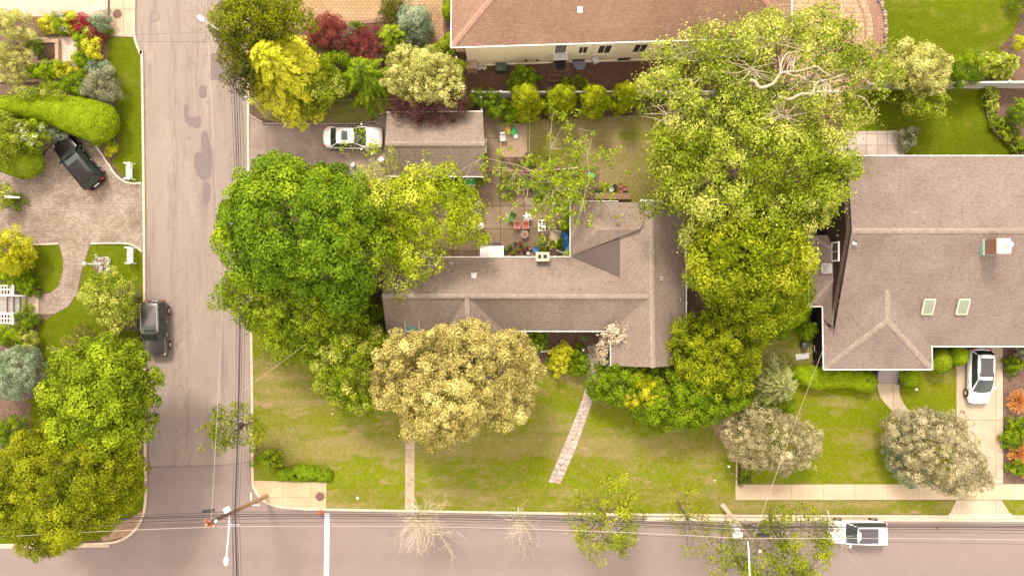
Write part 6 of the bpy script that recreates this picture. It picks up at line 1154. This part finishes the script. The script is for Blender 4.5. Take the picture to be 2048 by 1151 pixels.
def chair(label, x, y, rz, mat, w=.6, z=G, name='patio_chair', frame=None, cush=None):
    c = P(x, y, z); t = thing(name, label, 'chair', (c.x, c.y, z), rz)
    s = MB().box((0, 0, .42), (w, w, .05)); s.build('seat', mat, t, world=False, bevel=.015); MB().box((0, w / 2 + .06, .72), (w, .06, .62), 0, ('X', -.25)).build('backrest', mat, t, world=False, bevel=.015)
    for sx in (-1, 1):
        MB().tube([(sx * (w / 2 + .03), -w / 2, .62), (sx * (w / 2 + .03), w / 2, .64)], .022, 5).build('armrest', frame or lgrey, t, world=False)
        for sy in (-1, 1): MB().tube([(sx * w / 2, sy * w / 2, 0), (sx * w / 2, sy * w / 2, .6)], .018, 5).build('leg', frame or lgrey, t, world=False)
    return t
chair('green canvas folding chair tilted on the patio slabs', 1024, 437, rz_(-25), dkgreen, .55)
chair('coral cushioned patio chair, the left of the pair', 1034, 453, 0, redc, .42); chair('coral cushioned patio chair, the right of the pair', 1051, 453, 0, redc, .42)
chair('beige padded garden chair leaning near the blue tarp', 1109, 474, rz_(-20), beige, .68)
chair('white plastic chair on the earth slab beside the feed bags', 1006, 279, rz_(5), white, .42)
chair('dark folding chair against the side of the right house', 1628, 695, rz_(180), dgrey, .42)
t = thing('parasol', 'collapsed white star shaped parasol on the patio slabs', 'parasol', P(1056, 433)); c = P(1056, 433, .7); st = MB(); vs = [(c.x, c.y, .95)]
for k in range(14): a = k * PI / 7 + .3; r = (.48 if k % 2 == 0 else .24); vs.append((c.x + r * math.cos(a), c.y + r * math.sin(a), .62 + .05 * (k % 2)))
st.add(vs, [(0, k + 1, (k + 1) % 14 + 1) for k in range(14)]).build('canopy', white, t, solid=.02); MB().tube([(c.x, c.y, .1), (c.x, c.y, .95)], .03, 6).build('pole', lgrey, t)
c = P(1049, 469); t = thing('round_table', 'small round brown iron table below the coral chairs', 'table', c); MB().lathe((c.x, c.y, .5), [(.28, 0), (.32, .01), (.32, .04), (.25, .045)], 20).build('tabletop', mgrey, t); MB().lathe((c.x, c.y, .545), [(.2, 0), (.2, .012)], 16).build('rim', terra, t)
for k in range(3): a = k * 2.1; MB().tube([(c.x, c.y, .5), (c.x + .3 * math.cos(a), c.y + .3 * math.sin(a), G)], .018, 4).build('leg', dgrey, t)
c = P(1083, 452); t = thing('plant_stand', 'tall white plant stand crowded with small green plants', 'plant stand', c)
for dx, dy, hh in ((0, .25, .5), (0, -.25, .75)): MB().box((c.x, c.y + dy, hh), (.6, .45, .04)).build('shelf', white, t)
for dx in (-.28, .28):
    for dy in (-.42, .42): MB().box((c.x + dx, c.y + dy, .42), (.05, .05, .65)).build('leg', white, t)
for i, (dx, dy) in enumerate(((-.15, .3), (.15, .25), (-.12, -.2), (.14, -.3))): q = (c.x + dx, c.y + dy); s_ = 1365.33 / (H - .6); pot('small pot with green plant on the white stand, ' + ('upper left', 'upper right', 'lower left', 'lower right')[i], 1024 + q[0] * s_, 575.5 - q[1] * s_, .11, terra if i % 2 else lgrey, 'lime', z=.55 + .25 * (dy < 0), seed=400 + i)
c = P(983.5, 503, 2.4); t = thing('awning', 'plain white square awning panel beside the ranch house gutter', 'awning', (c.x, c.y, G)); MB().box((c.x, c.y, 2.4), (1.85, .88, .05)).build('panel', white, t, bevel=.01)
for dx in (-.85, .85): MB().box((c.x + dx, c.y + .36, 1.25), (.06, .06, 2.26)).build('leg', lgrey, t)
tag(MB().box(P(991, 488, .35), (.66, .28, .5), 0).box(P(991, 488, .63), (.7, .32, .05)).build('storage_box', dgrey, bevel=.02), 'dark grey storage box just above the white awning panel', 'box')
# blue tarp with folds over boxes
c = P(1133, 484, .7); tp = MB(); n = 10; vs = []; rt = random.Random(9)
for i in range(n):
    for j in range(6): vs.append((c.x - .32 + .62 * j / 5 + rt.uniform(-.04, .04), c.y - .95 + 1.9 * i / (n - 1), (.15 if j in (0, 5) or i in (0, n - 1) else .75) + rt.uniform(-.12, .12)))
tp.add(vs, [(i * 6 + j, i * 6 + j + 1, i * 6 + j + 7, i * 6 + j + 6) for i in range(n - 1) for j in range(5)]); tag(tp.build('tarp', blue), 'crumpled blue tarp along the ranch house side wall', 'tarp')
for lb, (a, b2), w_, m_ in (('white board leaning diagonally below the blue tarp', ((1112, 500), (1138, 510)), .12, white), ('white drainpipe lying along the back of the ranch house roof', ((1279, 401), (1326, 403)), .12, white), ('white board lying in the flower bed left of the yellow shrub', ((1080, 703), (1106, 701)), .1, white)):
    z = .35 if 'drain' not in lb else 3.0; A_ = P(*a, z); B_ = P(*b2, z); tag(MB().box((A_ + B_) / 2, ((B_ - A_).length, w_, .08), math.atan2((B_ - A_).y, (B_ - A_).x)).box((A_ + B_) / 2 + Vector((0, w_ * .7, 0)), ((B_ - A_).length * .9, w_ * .3, .05), math.atan2((B_ - A_).y, (B_ - A_).x)).build('board', m_, bevel=.01), lb, 'board')
# bags on the earth slab
def bag(label, x, y, w, l, rz, mat, z=.22):
    c = P(x, y, z); mb = MB(); mb.M = Matrix.Translation(c) @ Matrix.Rotation(rz, 4, 'Z'); n = 6; vs = []; 
    for s in (1, -1):
        for i in range(n):
            for j in range(n): u = i / (n - 1) * 2 - 1; v = j / (n - 1) * 2 - 1; vs.append((u * w / 2, v * l / 2, s * .11 * (1 - u ** 4) * (1 - v ** 4)))
    fs = [(i * n + j, (i + 1) * n + j, (i + 1) * n + j + 1, i * n + j + 1) for i in range(n - 1) for j in range(n - 1)]; mb.add(vs, fs + [tuple(k + n * n for k in f[::-1]) for f in fs]); return tag(mb.build('garden_bag', mat, smooth=True), label, 'bag')
bag('yellow garden soil bag lying left on the earth slab', 1017, 261, .45, .6, .5, yellow); bag('green and white garden soil bag on top of the yellow one', 1027, 263, .42, .6, -.6, green, .36); bag('small white bag below the green soil bag', 1031, 272, .35, .4, .1, white)
bag('crumpled beige bag at the lower corner of the garage', 940, 376, .5, .7, 1.4, beige, .3)
g_ = P(1182, 352, .35); tag(MB().lathe(g_, [(.2, -.2), (.3, .02), (.3, .05), (.22, .02)], 14).build('basin', green, smooth=True), 'bright green plastic basin beside the vegetable bed', 'basin')
tag(MB().box(P(1085, 388, .3), (1.5, .6, .3)).box(P(1085, 388, .47), (1.4, .5, .04)).build('cold_frame', plain('dull_green', (.08, .13, .09), .6), bevel=.02), 'dull dark green cold frame under the thin patio tree', 'box')
# shelf and clutter at the garage side
c = P(969, 292, .6); t = thing('potting_table', 'narrow wooden potting table against the garage end wall', 'table', (c.x, c.y, G)); MB().box((c.x, c.y, .75), (.4, 1.2, .05)).build('tabletop', beige, t)
for dy in (-.5, .5): MB().box((c.x, c.y + dy, .43), (.35, .06, .62)).build('leg', wood, t)
tag(MB().lathe((c.x, c.y + .1, .78), [(.12, 0), (.15, .2), (.15, .22), (.08, .22)], 12).build('bucket', black), 'small black bucket standing on the narrow potting table', 'bucket')
cr = P(942, 363, .5); t = thing('crate', 'white crate with green contents under the garage eave', 'crate', (cr.x, cr.y, G)); MB().box((cr.x, cr.y + .25, .3), (.9, .03, .4)).box((cr.x, cr.y - .25, .3), (.9, .03, .4)).box((cr.x - .44, cr.y, .3), (.03, .5, .4)).box((cr.x + .44, cr.y, .3), (.03, .5, .4)).box((cr.x, cr.y, .13), (.86, .48, .03)).build('box', white, t); MB().box((cr.x, cr.y, .35), (.8, .42, .25)).build('contents', green, t)
for i, (x, y, m_, lb) in enumerate(((925, 360, dgrey, 'dark bin left of the white crate by the garage'), (958, 408, mgrey, 'grey round bin at the tree edge of the patio, upper'), (960, 424, dgrey, 'dark round bin at the tree edge of the patio, middle'), (962, 452, metal, 'shiny metal bin at the tree edge of the patio, lower'), (757, 560, mgrey, 'grey round bin by the left gable of the ranch house, upper'), (756, 592, mgrey, 'grey round bin by the left gable of the ranch house, lower'), (949, 137, lgrey, 'white lidded pot left on the brown patio'), (958, 132, lgrey, 'white pot in the middle of three on the brown patio'), (968, 132, beige, 'cream round pot right of three on the brown patio'), (1608, 640, mgrey, 'grey round bin under the eave of the right house, upper'), (1610, 690, dgrey, 'dark round bin under the eave of the right house, lower'), (917, 118, metal, 'pale metal bin at the brick corner pier of the stucco house'))):
    c = P(x, y, .8); r = .24 if i not in (6, 7, 8) else .2; hh = .75 if i not in (6, 7, 8) else .35; t = thing('round_bin', lb, 'bin', (c.x, c.y, G)); MB().lathe((c.x, c.y, G), [(r * .8, 0), (r, hh)], 16).build('body', m_, t); MB().lathe((c.x, c.y, G + hh), [(r * 1.08, 0), (r * 1.08, .04), (r * .5, .09), (.04, .1)], 16).build('lid', m_, t); MB().box((c.x, c.y, G + hh + .12), (.14, .03, .03)).build('handle', dgrey, t)
c = P(1002, 137, .6); t = thing('waste_bin', 'rectangular dark green bin against the cream stucco wall', 'bin', (c.x, c.y, G)); MB().box((c.x, c.y, .5), (.85, .55, .75)).build('body', dgrey, t, bevel=.05); MB().box((c.x, c.y, .92), (.9, .6, .06)).build('lid', plain('dark_green_lid', (.05, .075, .05), .5), t, bevel=.02); MB().lathe((c.x - .15, c.y + .05, .95), [(.22, 0), (.22, .03), (.1, .06)], 14).build('lid_dome', plain('green_dome', (.07, .10, .07), .5), t)
t = thing('kiddie_pool', 'round teal blue plastic tub cover beside the ranch house east wall', 'tub', P(1384, 562)); c = P(1384, 562); MB().lathe(c, [(.48, 0), (.55, .35), (.58, .36), (.5, .40), (.46, .33), (.1, .30)], 24).build('tub', teal, t, smooth=False); MB().lathe((c.x + .05, c.y + .05, c.z + .3), [(.22, 0), (.22, .06), (.1, .08)], 12).build('lid', plain('dark_teal', (.01, .12, .17), .4), t)
# clutter by the sedan
for i, (x, y, s, m_, lb, nm) in enumerate(((738, 297, .45, white, 'white box of clutter in front of the sedan bonnet corner', 'storage_box'), (747, 306, .38, lgrey, 'pale box by the lower left corner of the garage', 'storage_box'), (763, 320, .42, white, 'white tub beside the garage door under the bare twigs', 'storage_box'), (707, 330, .3, white, 'small pale box on the driveway edge under the branch', 'storage_box'))):
    q = P(x, y, .3); tag(MB().box((q.x, q.y, .33), (s, s * .8, .4), .3 * i).box((q.x, q.y, .55), (s * 1.06, s * .86, .05), .3 * i).build(nm, m_, bevel=.02), lb, 'box')
# small plastic cones, utility marker and hydrant
c = P(642, 1022); t = thing('fire_hydrant', 'red fire hydrant at the kerb beside the stop line', 'hydrant', c); MB().lathe(c, [(.16, 0), (.16, .06), (.11, .08), (.11, .5), (.14, .52), (.12, .62), (.04, .7)], 12).build('body', red, t, smooth=True); MB().tube([(c.x - .2, c.y, c.z + .4), (c.x + .2, c.y, c.z + .4)], .06, 8).build('outlet', red, t); MB().tube([(c.x, c.y - .22, c.z + .36), (c.x, c.y, c.z + .36)], .07, 8).build('outlet', red, t)
for i, (x, y, lb) in enumerate(((622, 1017, 'tiny white kerb marker left of the red hydrant'), (715, 995, 'small white litter scrap on the lawn right of the corner sidewalk'), (1458, 932, 'white round sprinkler cap on the lawn near the sidewalk start'), (665, 827, 'tiny white scrap on the dry lawn under the olive tree'), (1430, 960, 'tiny white scrap on the lawn left of the sidewalk start'), (1862, 791, 'pale scrap on the small lawn right of the front path') if 0 else (1833, 778, 'crumpled white paper on the small lawn right of the front path'))):
    q = P(x, y, G + .03); s = .07 if i in (3, 4) else .12; tag(MB().lathe((q.x, q.y, G), [(s, 0), (s * .9, .05), (s * .4, .09)], 7).build('litter' if i not in (0, 2) else 'marker_cap', white), lb, 'litter' if i not in (0, 2) else 'marker')
# concrete splash pad near side lawn
tag(MB().box(P(1604, 712, .16), (1.1, .5, .08), .15).box(P(1603, 712, .21), (.95, .36, .04), .15).build('stone_slab', lgrey), 'grey stepping slab on the small side lawn by the right house', 'slab')
hz = MB().tube([P(x, y, .16) for x, y in smoothpts([(1612, 712), (1622, 705), (1634, 704), (1645, 708)], 5)], .03, 5); tag(hz.build('hose', beige), 'pale garden hose curling from the slab to the right house wall', 'hose')
t = thing('slab_terrace', 'pale square slab terrace behind the right house', 'terrace', P(1742, 288)); MB().prism(px([(1672, 263), (1804, 261), (1812, 330), (1680, 330)], .2), 0, .2).build('slabs', slab_w, t)
t = thing('ac_unit', 'grey air conditioning unit partly hidden behind the side roof trees', 'air conditioner', P(1652, 462)); MB().box(P(1654, 458, .6), (.9, .9, .8)).build('casing', lgrey, t, bevel=.03); MB().lathe(P(1654, 458, 1.0), [(.35, 0), (.35, .03), (.08, .05)], 16).build('fan_guard', dgrey, t)
t = thing('egg_chair', 'dark pot beside wooden seat at the top left planting edge', 'seat', P(32, 90)); c = P(32, 90, .5); MB().lathe((c.x - .3, c.y, G), [(.3, 0), (.36, .3), (.3, .5), (.1, .55)], 14).build('pot', dgrey, t); MB().box((c.x + .5, c.y, .4), (.6, .6, .08)).box((c.x + .5, c.y, .25), (.5, .5, .2)).build('seat', wood, t)
